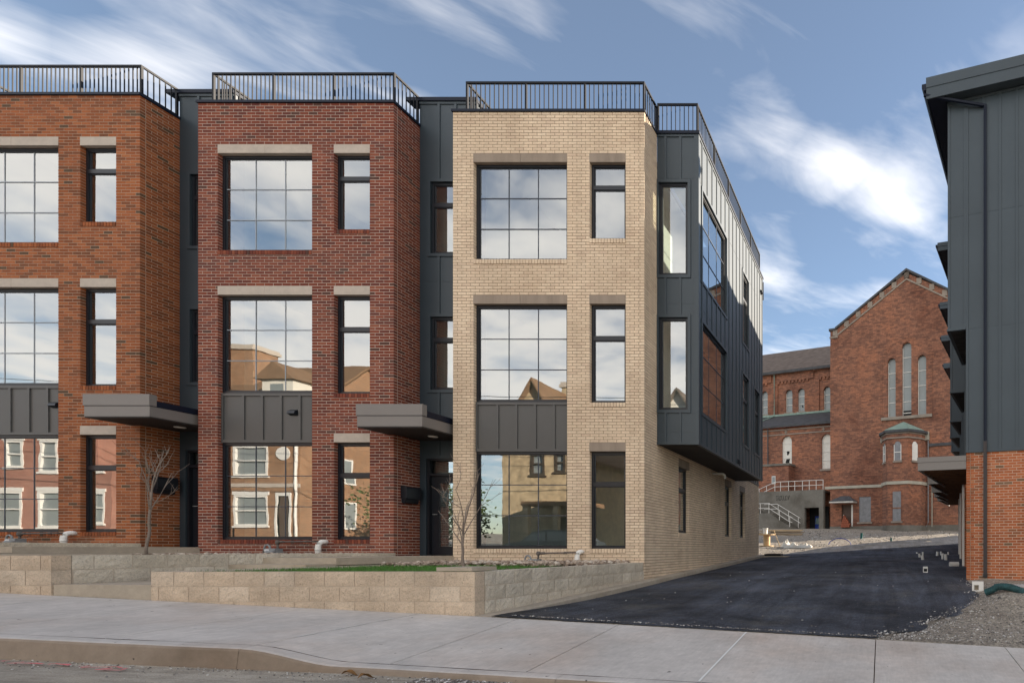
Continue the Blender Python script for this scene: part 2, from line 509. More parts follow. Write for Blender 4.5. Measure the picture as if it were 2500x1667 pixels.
class MB:
    def __init__(s):
        s.v, s.f, s.tone = [], [], []

    def face(s, pts, tone=.5):
        i = len(s.v)
        s.v += [tuple(p) for p in pts]
        s.f.append(tuple(range(i, i + len(pts))))
        s.tone.append(tone)

    def hexa(s, p, tone=.5, skip=()):
        """p: 8 points, 0-3 bottom ring ccw from above, 4-7 top ring"""
        i = len(s.v)
        s.v += [tuple(q) for q in p]
        for k, q in enumerate(((3, 2, 1, 0), (4, 5, 6, 7), (0, 1, 5, 4), (1, 2, 6, 5), (2, 3, 7, 6), (3, 0, 4, 7))):
            if k in skip:
                continue
            s.f.append(tuple(i + j for j in q))
            s.tone.append(tone)
        return s

    def box(s, x0, x1, y0, y1, z0, z1, tone=.5, skip=()):
        x0, x1 = min(x0, x1), max(x0, x1)
        y0, y1 = min(y0, y1), max(y0, y1)
        z0, z1 = min(z0, z1), max(z0, z1)
        return s.hexa([(x0, y0, z0), (x1, y0, z0), (x1, y1, z0), (x0, y1, z0), (x0, y0, z1), (x1, y0, z1), (x1, y1, z1), (x0, y1, z1)], tone, skip)

    def fbox(s, F, u0, u1, n0, n1, z0, z1, tone=.5):
        """box in a wall frame F=(origin, udir, ndir): u along the wall, n outward"""
        o, u, n = F
        P = lambda a, b, c: o + u * a + n * b + Vector((0, 0, c))
        pts = [P(u0, n1, z0), P(u1, n1, z0), P(u1, n0, z0), P(u0, n0, z0), P(u0, n1, z1), P(u1, n1, z1), P(u1, n0, z1), P(u0, n0, z1)]
        if u.cross(Vector((0, 0, 1))).dot(n) < 0:
            pts = [pts[1], pts[0], pts[3], pts[2], pts[5], pts[4], pts[7], pts[6]]
        return s.hexa(pts, tone)

    def tube(s, pts, r, n=8, caps=True, r1=None):
        pts = [Vector(p) for p in pts]
        rings = []
        up = Vector((0.13, 0.27, 0.95))
        for i, p in enumerate(pts):
            a = pts[max(0, i - 1)]
            c = pts[min(len(pts) - 1, i + 1)]
            d = (c - a).normalized()
            x = d.cross(up)
            if x.length < .05:
                x = d.cross(Vector((1, 0, 0)))
            x.normalize()
            y = d.cross(x)
            rr = r if r1 is None else r + (r1 - r) * i / (len(pts) - 1)
            rings.append([p + (x * math.cos(2 * math.pi * k / n) + y * math.sin(2 * math.pi * k / n)) * rr for k in range(n)])
        i0 = len(s.v)
        for rg in rings:
            s.v += [tuple(q) for q in rg]
        for i in range(len(rings) - 1):
            for k in range(n):
                a, b_ = i0 + i * n + k, i0 + i * n + (k + 1) % n
                s.f.append((a, b_, b_ + n, a + n))
                s.tone.append(.5)
        if caps:
            s.f.append(tuple(i0 + k for k in reversed(range(n))))
            s.f.append(tuple(i0 + (len(rings) - 1) * n + k for k in range(n)))
            s.tone += [.5, .5]
        return s

    def prism(s, poly, fn, d0, d1):
        """poly: list of (a,b); fn(a,b,d)->point; extruded from d0 to d1"""
        n = len(poly)
        A = [fn(a, b_, d0) for a, b_ in poly]
        B = [fn(a, b_, d1) for a, b_ in poly]
        s.face(A)
        s.face(list(reversed(B)))
        for i in range(n):
            j = (i + 1) % n
            s.face([A[j], A[i], B[i], B[j]])
        return s

    def lathe(s, c, prof, n=16):
        c = Vector(c)
        i0 = len(s.v)
        for r_, z in prof:
            for k in range(n):
                a = 2 * math.pi * k / n
                s.v.append((c.x + r_ * math.cos(a), c.y + r_ * math.sin(a), c.z + z))
        for i in range(len(prof) - 1):
            for k in range(n):
                a, b_ = i0 + i * n + k, i0 + i * n + (k + 1) % n
                s.f.append((a, b_, b_ + n, a + n))
                s.tone.append(.5)
        s.f.append(tuple(i0 + k for k in reversed(range(n))))
        s.f.append(tuple(i0 + (len(prof) - 1) * n + k for k in range(n)))
        s.tone += [.5, .5]
        return s

    def mesh(s, name, mat, smooth=False, tone=False, fix=False):
        me = bpy.data.meshes.new(name)
        me.from_pydata(s.v, [], s.f)
        if tone:
            at = me.attributes.new('tone', 'FLOAT', 'FACE')
            at.data.foreach_set('value', s.tone)
        if fix:
            bm = bmesh.new()
            bm.from_mesh(me)
            bmesh.ops.recalc_face_normals(bm, faces=bm.faces)
            bm.to_mesh(me)
            bm.free()
        if smooth:
            me.polygons.foreach_set('use_smooth', [True] * len(me.polygons))
        me.materials.append(MATS[mat])
        return me

    def build(s, name, mat, parent=None, local=False, smooth=False, tone=False, fix=False):
        o = bpy.data.objects.new(name, s.mesh(name, mat, smooth, tone, fix))
        COL.objects.link(o)
        return attach(o, parent, local)


def inst(name, me, parent, mtx, local=False):
    o = bpy.data.objects.new(name, me)
    COL.objects.link(o)
    attach(o, parent, local)
    o.matrix_basis = mtx
    return o


def frame_matrix(o, u, n):
    """local x = u, local -y = n, local z = up"""
    m = Matrix.Identity(4)
    for i in range(3):
        m[i][0], m[i][1], m[i][2] = u[i], -n[i], (0, 0, 1)[i]
        m[i][3] = o[i]
    return m


V = Vector
X_, Y_, Z_ = V((1, 0, 0)), V((0, 1, 0)), V((0, 0, 1))
CB = .0677        # brick course
LB = .2032        # brick module
MJ = .0115        # mortar joint


def panel(mb, F, u0, u1, z0, z1, holes, n_out, n_in):
    """wall slab with rectangular holes, faces only where they can be seen"""
    us = sorted({u0, u1, *[min(max(h[i], u0), u1) for h in holes for i in (0, 1)]})
    zs = sorted({z0, z1, *[min(max(h[i], z0), z1) for h in holes for i in (2, 3)]})
    solid = lambda i, j: 0 <= i < len(us) - 1 and 0 <= j < len(zs) - 1 and not any(
        h[0] < (us[i] + us[i + 1]) / 2 < h[1] and h[2] < (zs[j] + zs[j + 1]) / 2 < h[3] for h in holes)
    o, u, n = F
    P = lambda a, b_, c: o + u * a + n * b_ + V((0, 0, c))
    for i in range(len(us) - 1):
        for j in range(len(zs) - 1):
            if not solid(i, j):
                continue
            a, b_, c, d = us[i], us[i + 1], zs[j], zs[j + 1]
            mb.face([P(a, n_out, c), P(b_, n_out, c), P(b_, n_out, d), P(a, n_out, d)])
            mb.face([P(b_, n_in, c), P(a, n_in, c), P(a, n_in, d), P(b_, n_in, d)])
            if not solid(i - 1, j): mb.face([P(a, n_in, c), P(a, n_out, c), P(a, n_out, d), P(a, n_in, d)])
            if not solid(i + 1, j): mb.face([P(b_, n_out, c), P(b_, n_in, c), P(b_, n_in, d), P(b_, n_out, d)])
            if not solid(i, j - 1): mb.face([P(a, n_in, c), P(b_, n_in, c), P(b_, n_out, c), P(a, n_out, c)])
            if not solid(i, j + 1): mb.face([P(a, n_out, d), P(b_, n_out, d), P(b_, n_in, d), P(a, n_in, d)])


def bricks_on(F, W0, W1, ztop, z0, holes, corner=None, k0=0, phase=0.0):
    """running bond, courses counted down from ztop; returns (F,u0,u1,z0,z1). corner/start: interlocked end."""
    out = []
    n = int(math.ceil((ztop - z0) / CB))
    for k in range(n):
        zt = ztop - k * CB
        zb = max(zt - CB, z0)
        a, b_ = W0, W1
        par = (k + k0) % 2
        off = (0 if par == 0 else -LB / 2) + phase
        if corner == 'end' and par: b_ = W1 - .0925 - MJ
        if corner == 'start' and par == 0: a = W0 + .0925 + MJ
        ivs = [(a, b_, zb, zt)]
        zm = (zb + zt) / 2
        for h in holes:
            if h[2] >= zt - .004 or h[3] <= zb + .004:
                continue
            nv = []
            for (p, q, r_, s_) in ivs:
                if h[1] <= p or h[0] >= q:
                    nv.append((p, q, r_, s_))
                    continue
                if p < h[0]: nv.append((p, h[0], r_, s_))
                if q > h[1]: nv.append((h[1], q, r_, s_))
                lo, hi = max(p, h[0]), min(q, h[1])
                if h[2] > r_ + .012: nv.append((lo, hi, r_, h[2]))
                if h[3] < s_ - .012: nv.append((lo, hi, h[3], s_))
            ivs = nv
        for p, q, r_, s_ in ivs:
            if s_ - r_ < .02:
                continue
            i = math.floor((p - W0 - off) / LB + 1e-6)
            cut = [p]
            while True:
                i += 1
                c = W0 + off + i * LB
                if c >= q - .045:
                    break
                if c > p + .045:
                    cut.append(c)
            cut.append(q)
            for c2, d2 in zip(cut, cut[1:]):
                lft = c2 if c2 <= p + 1e-6 else c2 + MJ / 2
                rgt = d2 if d2 >= q - 1e-6 else d2 - MJ / 2
                if rgt - lft < .012:
                    continue
                out.append((F, lft, rgt, r_ + MJ / 2, s_ - MJ / 2))
    return out


BM_CACHE = {}


def lay_bricks(parent, blist, mat, n_single=300, local=False, Minv=None, depth=.0925, seed=1):
    rr = random.Random(seed)
    items = []
    for (F, u0, u1, z0, z1) in blist:
        o, u, n = F
        c = o + u * (u0 + u1) / 2 + V((0, 0, (z0 + z1) / 2))
        w = (Minv @ c) if Minv else c
        nn = (Minv.to_3x3() @ n) if Minv else n
        d = w.length
        face = max(0.0, -(w.normalized().dot(nn)))
        vis = 1 if (-20.2 < w.x * 12.75 / max(w.y, 1) ) and w.x / w.y < .25 else .0
        size = (u1 - u0) * (z1 - z0) * face / (d * d) * vis
        t = rr.random()
        t = round(t * 14) / 14
        items.append((size, F, u0, u1, z0, z1, t, rr.uniform(-.0008, .0012)))
    order = sorted(range(len(items)), key=lambda i: -items[i][0])
    single = set(order[:n_single])
    mb = MB()
    for i, (sz, F, u0, u1, z0, z1, t, dn) in enumerate(items):
        o, u, n = F
        if i in single:
            key = (mat, round((u1 - u0) * 500), round((z1 - z0) * 500), t)
            if key not in BM_CACHE:
                L_, H_ = round((u1 - u0) * 500) / 500, round((z1 - z0) * 500) / 500
                e = .003
                m1 = MB()
                m1.box(-L_ / 2, L_ / 2, 0, depth, -H_ / 2, H_ / 2, t, skip=(4,))
                BM_CACHE[key] = m1.mesh('brick', mat, tone=True)
            c = o + u * (u0 + u1) / 2 + n * dn + V((0, 0, (z0 + z1) / 2))
            inst('brick', BM_CACHE[key], parent, frame_matrix(c, u, n), local)
        else:
            mb.fbox(F, u0, u1, -depth, dn, z0, z1, t)
    if mb.v:
        r_ = mb.build('brickwork', mat, parent, local, tone=True)
        r_['kind'] = 'stuff'


def rowlock(parent, F, u0, u1, ztop, mat, local=False, h=.095):
    mb = MB()
    rr = random.Random(int(ztop * 1000) + int(u0 * 77))
    n = max(1, round((u1 - u0) / CB))
    st = (u1 - u0) / n
    for i in range(n):
        mb.fbox(F, u0 + i * st + MJ / 2, u0 + (i + 1) * st - MJ / 2, -.085, .014 + rr.uniform(-.001, .001), ztop - h, ztop, round(rr.random() * 14) / 14)
    mb.build('sill', mat, parent, local, tone=True)


def window(parent, F, u0, u1, z0, z1, rec=.09, kind='grid', local=False, fw=.05, fmat='frame', gmat='glass', split=.66, fd=.075, mmat='muntin_dark'):
    """frame set back from the wall face by rec; children pane and muntin"""
    mb = MB()
    a, b_ = -rec - fd, -rec
    for (p, q, r_, s_) in ((u0, u0 + fw, z0, z1), (u1 - fw, u1, z0, z1), (u0 + fw, u1 - fw, z0, z0 + fw), (u0 + fw, u1 - fw, z1 - fw, z1)):
        mb.fbox(F, p, q, a, b_, r_, s_)
    # inner sash, stepped back
    sw = .022
    g0, g1, h0, h1 = u0 + fw, u1 - fw, z0 + fw, z1 - fw
    bars = []
    if kind == 'transom':
        zs = z0 + (z1 - z0) * split
        mb.fbox(F, g0, g1, a, b_, zs - .045, zs + .045)
        cells = [(g0, g1, h0, zs - .045), (g0, g1, zs + .045, h1)]
    else:
        cells = [(g0, g1, h0, h1)]
    for (p, q, r_, s_) in cells:
        for (p2, q2, r2, s2) in ((p, p + sw, r_, s_), (q - sw, q, r_, s_), (p + sw, q - sw, r_, r_ + sw), (p + sw, q - sw, s_ - sw, s_)):
            mb.fbox(F, p2, q2, a, b_ - .02, r2, s2)
    w = mb.build('window', fmat, parent, local)
    o, u, n = F
    P = lambda a_, c_, d_: o + u * a_ + n * c_ + V((0, 0, d_))
    gd = -rec - .035
    for (p, q, r_, s_) in cells:
        m2 = MB()
        # each pane has a tiny tilt of its own, as set glass does
        t1, t2 = R.uniform(-.0016, .0016), R.uniform(-.0016, .0016)
        m2.face([P(p + sw, gd - t1, r_ + sw), P(q - sw, gd + t1, r_ + sw), P(q - sw, gd + t1 + t2, s_ - sw), P(p + sw, gd - t1 + t2, s_ - sw)])
        m2.build('pane', gmat, w, True)
    if kind == 'grid':
        mw = .018
        for i in (1, 2):
            m3 = MB()
            uu = g0 + (g1 - g0) * i / 3
            m3.fbox(F, uu - mw / 2, uu + mw / 2, gd + .002, gd + .007, h0 + sw, h1 - sw)
            m3.build('muntin', mmat, w, True)
            m3 = MB()
            zz = h0 + (h1 - h0) * i / 3
            m3.fbox(F, g0 + sw, g1 - sw, gd + .0025, gd + .0125, zz - mw / 2, zz + mw / 2)
            m3.build('muntin', mmat, w, True)
    return w


BATTEN_MESH = {}


def siding(parent, F, u0, u1, z0, z1, holes, step=.405, first=None, mat='siding', bw=.055, bt=.02, trims=True, local=False, seams=(), n_out=0.0, thick=.06, flip=False):
    mb = MB()
    panel(mb, F, u0, u1, z0, z1, holes, n_out, n_out - thick)
    s = mb.build('siding', mat, parent, local)
    first = u0 + .03 if first is None else first
    tr = .07
    k = 0
    while first + k * step < u1 - .01:
        c = first + k * step
        k += 1
        if c < u0 + bw / 2 - .001:
            continue
        iv = [(z0 + .06, z1 - .06)]
        for h in holes:
            if h[0] - tr - bw / 2 < c < h[1] + tr + bw / 2:
                nv = []
                for p, q in iv:
                    if h[3] + tr <= p or h[2] - tr >= q:
                        nv.append((p, q))
                        continue
                    if h[2] - tr > p: nv.append((p, h[2] - tr))
                    if h[3] + tr < q: nv.append((h[3] + tr, q))
                iv = nv
        for p, q in iv:
            if q - p < .05:
                continue
            m2 = MB()
            m2.fbox(F, c - bw / 2, c + bw / 2, n_out, n_out + bt, p, q)
            m2.build('batten', mat, s, True)
    # top and bottom boards, trims round the openings
    for p, q in ((z0, z0 + .06), (z1 - .06, z1)):
        m2 = MB()
        m2.fbox(F, u0, u1, n_out, n_out + bt + .003, p, q)
        m2.build('trim', mat, s, True)
    if trims:
        for h in holes:
            m2 = MB()
            a, b_, c, d = h
            l = max(a - tr, u0)
            for (p, q, r_, s_) in ((l, a, c - tr, d + tr), (b_, min(b_ + tr, u1), c - tr, d + tr), (a, b_, c - tr, c), (a, b_, d, d + tr)):
                if q - p > .004:
                    m2.fbox(F, p, q, n_out, n_out + bt + .006, r_, s_)
            m2.build('trim', mat, s, True)
    for zs in seams:
        m2 = MB()
        m2.fbox(F, u0 + .06, u1 - .06, n_out, n_out + .004, zs - .012, zs)
        m2.build('flashing', mat, s, True)
    return s


def railing(parent, pts, z0, z1, gap=.1016, post_every=1.32, local=False, name='railing', skip_ends=()):
    mb = MB()
    pts = [V((p[0], p[1], 0)) for p in pts]
    rails = []
    for i in range(len(pts) - 1):
        a, b_ = pts[i], pts[i + 1]
        d = (b_ - a).normalized()
        nrm = V((d.y, -d.x, 0))
        F = (a, d, nrm)
        L = (b_ - a).length
        mb.fbox(F, -.02 if i == 0 else .021, L + .02, -.021, .021, z1 - .045, z1)
        mb.fbox(F, .022, L - .022, -.012, .012, z0 + .02, z0 + .045)
        rails.append((F, L))
    r_ = mb.build(name, 'railing', parent, local)
    bm_ = MB()
    bm_.box(-.008, .008, -.008, .008, z0 + .045, z1 - .045)
    bal = bm_.mesh('baluster', 'railing')
    pm = MB()
    pm.box(-.02, .02, -.02, .02, z0, z1 - .045)
    pst = pm.mesh('post', 'railing')
    for i, (F, L) in enumerate(rails):
        o, d, n = F
        np_ = max(1, round(L / post_every))
        for k in range(np_ + 1):
            if k == 0 and i > 0:
                continue
            inst('post', pst, r_, frame_matrix(o + d * (L * k / np_), d, n), True)
        for k in range(np_):
            seg = L / np_
            nb = max(1, round(seg / gap))
            for j in range(1, nb):
                inst('baluster', bal, r_, frame_matrix(o + d * (seg * k + seg * j / nb), d, n), True)
    return r_


# ------------------------------------------------------------------ ground heights (eye = 0)
def z_back(x):
    return -.586 - .049 * (x + 11.85) if x <= -5.45 else -.90 - .058 * (x + 5.45)


def z_kerb(x):
    if x <= -6.25: return -.836 - .045 * (x + 8.74)
    if x < -5.2:
        t = (x + 6.25) / 1.05
        t = t * t * (3 - 2 * t)
        return -.948 * (1 - t) + -1.12 * t
    return -1.12 - .058 * (x + 5.2)


def z_street(x):
    return -1.054 - .043 * (x + 8.5) if x < -5 else -1.2045 - .058 * (x + 5)


def z_alley(y):
    return -1.0 + .0377 * (y - 8.03) if y < 28 else -.247 + .095 * (y - 28) - (0 if y < 50 else .07 * (y - 50))


def sstep(a, b_, x):
    t = min(1, max(0, (x - a) / (b_ - a)))
    return t * t * (3 - 2 * t)


def G(x, y):
    if y >= 7.44:
        w = sstep(7.46, 12.5, y)
        return z_back(x) * (1 - w) + w * z_alley(y)
    if y > 5.3: return z_back(x) - .5
    if y > -3.9: return z_street(x) - .12
    return z_street(x) + .10


def mound(x, y):
    if not (.0 < x < 9 and 7.5 < y < 15):
        return 0
    e = sstep(.1, 1.4, x - .42 * (y - 7.7)) if y < 11 else sstep(1.9, 2.6, x)
    return e * (.05 + .16 * math.exp(-((x - 2.7) ** 2 + (y - 10.9) ** 2) / 1.0) + .05 * mnoise.noise(V((x * 1.3, y * 1.3, 3))))


def sheet(name, xs, ys, fz, mat, kind='structure', smooth=True, parent=None):
    mb = MB()
    for y in ys:
        for x in xs:
            mb.v.append((x, y, fz(x, y)))
    n = len(xs)
    for j in range(len(ys) - 1):
        for i in range(n - 1):
            a = j * n + i
            mb.f.append((a, a + 1, a + n + 1, a + n))
    mb.tone = [.5] * len(mb.f)
    o = mb.build(name, mat, parent, smooth=smooth)
    if kind: o['kind'] = kind
    return o


def frange(a, b_, s):
    n = max(1, int(round((b_ - a) / s)))
    return [a + (b_ - a) * i / n for i in range(n + 1)]


gx = sorted(set([round(v_, 3) for v_ in frange(-400, -90, 60) + frange(-90, -8, 4) + frange(-8, 12, .25) + frange(12, 80, 6) + frange(80, 400, 60)]))
gy = sorted(set([round(v_, 3) for v_ in frange(-400, -70, 60) + frange(-70, -6, 6) + [-3.91, -3.89, 5.29, 5.31, 7.43, 7.45] + frange(7.5, 44, .25) + frange(44, 70, 2) + frange(70, 700, 70)]))


def g_fine(x, y):
    z = G(x, y)
    if y > 7.44:
        z += mound(x, y)
        if -8 < x < 12 and 25 < y < 46:
            z += (.05 * mnoise.noise(V((x * .8, y * .5, 9))) + .035 * mnoise.noise(V((x * 2.2, y * 1.6, 2)))) * sstep(-.5, 3, y - (26 + .75 * (x + 5.7)))
    return z


sheet('ground', gx, gy, g_fine, 'gravel_ground')
sheet('street', frange(-90, 60, 1.0), frange(-3.9, 5.36, .66), lambda x, y: z_street(x) + .006 * math.sin(x * 3 + y) * .5 + .012 * (1 - abs(y) / 5), 'street')
sheet('pavement', frange(-90, 60, 2), [-6.2, -3.92], lambda x, y: z_street(x) + .16, 'concrete')
# asphalt alley: rows between a left and a right edge
RE = [(7.47, -.12), (7.61, 0), (8.1, .32), (8.87, .77), (10.02, 1.48), (10.47, 1.87), (11.3, 2.0), (13.72, 2.12), (14.5, 2.6), (20, 4.4), (41, 9.5)]
LE = [(7.47, -5.26), (25.8, -5.26), (26.0, -5.7), (31.8, -3.1), (35.3, .05), (37.7, 2.75), (40.7, 5.2)]


def lerp_tab(T, y):
    for (a, p), (b_, q) in zip(T, T[1:]):
        if y <= b_:
            return p + (q - p) * (y - a) / (b_ - a)
    return T[-1][1]


mb = MB()
rows = frange(7.47, 40.6, .16)
NC = 90
for j, y in enumerate(rows):
    l, r_ = lerp_tab(LE, y), lerp_tab(RE, y)
    if y > 26.2: l += .22 * mnoise.noise(V((y * 1.1, 3, 1))) + .09 * mnoise.noise(V((y * 4.1, 3, 1)))
    if y < 13: r_ += .30 * mnoise.noise(V((y * 1.6, 7, 1))) + .14 * mnoise.noise(V((y * 6, 7, 1)))
    for i in range(NC + 1):
        x = l + (r_ - l) * i / NC
        yy = y
        if j == 0: yy += .005 + .05 * mnoise.noise(V((x * 2.3, 1, 1))) + .04 * mnoise.noise(V((x * 9, 1, 1)))
        e = min(1, min(i, NC - i) / 2, 1)
        mb.v.append((x, yy, G(x, max(yy, 7.445)) + .012 + (.026 * e if j else -.004) + .012 * mnoise.noise(V((x * .9, yy * .5, 5)))))
for j in range(len(rows) - 1):
    for i in range(NC):
        a = j * (NC + 1) + i
        mb.f.append((a, a + 1, a + NC + 2, a + NC + 1))
mb.tone = [.5] * len(mb.f)
o = mb.build('alley', 'asphalt', smooth=True)
o['kind'] = 'structure'

# ---- sidewalk: slabs with real joints
sw_root = thing('sidewalk', None, None, (0, 6.5, -1), kind='structure')


def sw_z(x, y):
    t = (y - 5.5) / 1.96
    return z_kerb(x) * (1 - t) + z_back(x) * t


def slab(x0, x1, mat='concrete', drop=0.0, name='slab'):
    mb = MB()
    xs = frange(x0, x1, .2)
    ys = [5.505, 6.1, 6.8, 7.455]
    for y in ys:
        for x in xs:
            mb.v.append((x, y, sw_z(x, y) - drop))
    n = len(xs)
    for j in range(len(ys) - 1):
        for i in range(n - 1):
            a = j * n + i
            mb.f.append((a, a + 1, a + n + 1, a + n))
    mb.tone = [.5] * len(mb.f)
    for xe, sgn in ((x0, -1), (x1, 1)):
        for ya, yb in zip(ys, ys[1:]):
            q = [(xe, ya, sw_z(xe, ya) - drop), (xe, yb, sw_z(xe, yb) - drop), (xe, yb, sw_z(xe, yb) - .15), (xe, ya, sw_z(xe, ya) - .15)]
            mb.face(q if sgn > 0 else q[::-1])
    return mb.build(name, mat, sw_root)


jx = [-44, -40, -36, -32, -28, -24.5, -21.4, -18.35, -15.3, -12.25, -10.73, -9.2, -7.7, -6.21, -4.88, -3.53, -1.82, -.083, 1.65, 3.4, 5.2, 7, 12, 20, 40]
for a, b_ in zip(jx, jx[1:]):
    slab(a + .006, b_ - .006)
slab(-44, 40, 'soil', .035, 'joint_bed')
for jxx, w in ((-1.82, .012), (-6.21, .010)):     # caulked joints
    mb = MB()
    ys = frange(5.51, 7.45, .2)
    for ya, yb in zip(ys, ys[1:]):
        if jxx < -4 and R.random() < .35:
            continue
        mb.face([(jxx - w, ya, sw_z(jxx, ya) + .004), (jxx + w, ya, sw_z(jxx, ya) + .004), (jxx + w, yb, sw_z(jxx, yb) + .004), (jxx - w, yb, sw_z(jxx, yb) + .004)])
    mb.build('caulk_joint', 'caulk', sw_root)

mb = MB()
xs = frange(-60, 30, .15)
prof = lambda x: [(5.498, z_kerb(x) - .3), (5.498, z_kerb(x) - .001), (5.385, z_kerb(x) - .006), (5.362, z_kerb(x) - .014), (5.350, z_kerb(x) - .034), (5.325, z_street(x) - .06)]
kr = thing('kerb', None, None, (-8, 5.4, -1), kind='structure')
kx = [-60, -40, -25, -18.4, -15.35, -12.3, -9.25, -6.2, -3.15, -.1, 2.95, 6, 9, 12, 30]
for x0, x1 in zip(kx, kx[1:]):
    xs = frange(x0 + .002, x1 - .002, .12)
    sec = None
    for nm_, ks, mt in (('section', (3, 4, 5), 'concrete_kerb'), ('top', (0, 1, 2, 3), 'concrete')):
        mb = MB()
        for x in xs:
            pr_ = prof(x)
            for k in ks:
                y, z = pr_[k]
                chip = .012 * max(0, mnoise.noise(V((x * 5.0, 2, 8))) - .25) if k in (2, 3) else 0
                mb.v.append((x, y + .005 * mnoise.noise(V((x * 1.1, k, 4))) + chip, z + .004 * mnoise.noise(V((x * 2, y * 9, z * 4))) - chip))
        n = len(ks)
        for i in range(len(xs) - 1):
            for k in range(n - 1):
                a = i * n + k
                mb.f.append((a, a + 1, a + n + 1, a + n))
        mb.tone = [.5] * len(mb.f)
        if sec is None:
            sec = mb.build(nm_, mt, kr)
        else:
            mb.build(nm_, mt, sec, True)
mb = MB()
for x0, x1 in zip(kx, kx[1:]):
    for x in frange(x0, x1, 1)[:-1]:
        xb_ = min(x + 1.0, x1)
        mb.face([(x, 5.362, z_street(x) - .06), (xb_, 5.362, z_street(xb_) - .06), (xb_, 5.39, z_kerb(xb_) - .03), (x, 5.39, z_kerb(x) - .03)])
mb.build('joint_filler', 'soil', kr)

# kerb beside the alley
mb = MB()
ys = frange(7.47, 24.85, .35)
for y in ys:
    t = sstep(7.4, 8.3, y)
    zt = G(-5.3, y) + .03 + .13 * t if y < 9 else -.90 + .038 * (y - 7.4)
    za = -.90 + .038 * (y - 7.4)
    zt = min(za, G(-5.3, y) + .06 + .2 * t)
    for x, z in ((-5.50, zt - .4), (-5.50, zt), (-5.285, zt - .004), (-5.262, zt - .03), (-5.255, zt - .45)):
        mb.v.append((x, y, z))
for i in range(len(ys) - 1):
    for k in range(4):
        a = i * 5 + k
        mb.f.append((a, a + 5, a + 6, a + 1))
mb.f.append((0, 1, 2, 3, 4))
e0 = (len(ys) - 1) * 5
mb.f.append((e0 + 4, e0 + 3, e0 + 2, e0 + 1, e0))
mb.tone = [.5] * len(mb.f)
o = mb.build('kerb', 'concrete_tan')
o['kind'] = 'structure'

# ------------------------------------------------------------------ retaining walls of split-face blocks
BLK = {}


def block_mesh(L, H, mat, var):
    key = (round(L, 3), round(H, 3), mat, var)
    if key in BLK:
        return BLK[key]
    rr = random.Random(hash(key) & 0xffff)
    rr = random.Random(var * 31 + int(L * 1000) + int(H * 1000))
    nu, nz = (7, 4) if L > .25 else (4, 4)
    mb = MB()
    D = .18
    for j in range(nz + 1):
        for i in range(nu + 1):
            edge = i in (0, nu) or j in (0, nz)
            d = .002 if edge else rr.uniform(.003, .013)
            ju = 0 if edge else rr.uniform(-.015, .015)
            jz = 0 if edge else rr.uniform(-.012, .012)
            mb.v.append((-L / 2 + L * i / nu + ju, -d, -H / 2 + H * j / nz + jz))
    t = rr.random()
    for j in range(nz):
        for i in range(nu):
            a = j * (nu + 1) + i
            mb.f.append((a, a + 1, a + nu + 2, a + nu + 1))
            mb.tone.append(t)
    mb.box(-L / 2, L / 2, 0, D, -H / 2, H / 2, t, skip=(2, 4))
    BLK[key] = mb.mesh('block', mat, tone=True)
    return BLK[key]


def block_wall(root, F, L, ztop, n, mat, off=0.0, bl=.405, bh=.203, g=.010):
    o, u, nrm = F
    for k in range(n):
        zt = ztop - k * bh
        c = -(bl / 2) * (k % 2) - off
        while c < L - .02:
            a, b_ = max(c, 0), min(c + bl, L)
            c += bl
            if b_ - a < .06:
                continue
            a2, b2 = a + (g / 2 if a > 0 else 0), b_ - (g / 2 if b_ < L else 0)
            me = block_mesh(round(b2 - a2, 3), bh - g, mat, R.randrange(6) if b2 - a2 > .3 else R.randrange(2))
            pos = o + u * (a2 + b2) / 2 + V((0, 0, zt - bh / 2))
            inst('block', me, root, frame_matrix(pos, u, nrm))
    mb = MB()
    mb.fbox(F, .01, L - .01, -.19, -.0035, ztop - n * bh, ztop - .006)
    mb.build('wall_core', 'mortar_cream', root)


def retaining(label, xl, xr, ztop, yfront, yback, nf, nr, left=True):
    root = thing('retaining_wall', label, 'retaining wall', (xr, yfront, ztop - nf * .203), group='split-face block retaining walls')
    block_wall(root, (V((xl, yfront, 0)), X_, -Y_), xr - xl, ztop, nf, 'block_brown', .1)
    block_wall(root, (V((xr, yfront + .185, 0)), Y_, X_), yback - yfront - .185, ztop, nr, 'block_tan', .19)
    if left:
        block_wall(root, (V((xl, yback, 0)), -Y_, -X_), yback - yfront - .185, ztop, nr, 'block_tan', .05)
    return root


retaining('tan split-face block retaining wall below the cream brick house and its lawn', -9.82, -5.47, -.30, 7.46, 12.75, 4, 4)
retaining('tan split-face block retaining wall in front of the dark red brick house', -15.66, -11.16, -.08, 7.46, 12.75, 4, 4)
retaining('tan split-face block retaining wall by the orange brick house, mostly hidden behind another wall', -21.5, -17.0, .14, 7.46, 12.75, 4, 4)


def lawn(xl, xr, z):
    mb = MB()
    mb.box(xl + .17, xr - .17, 7.62, 12.76, z - .8, z)
    o = mb.build('lawn', 'soil')
    o['kind'] = 'structure'


lawn(-9.82, -5.47, -.345)
lawn(-15.66, -11.16, -.125)
lawn(-21.5, -17.0, .095)


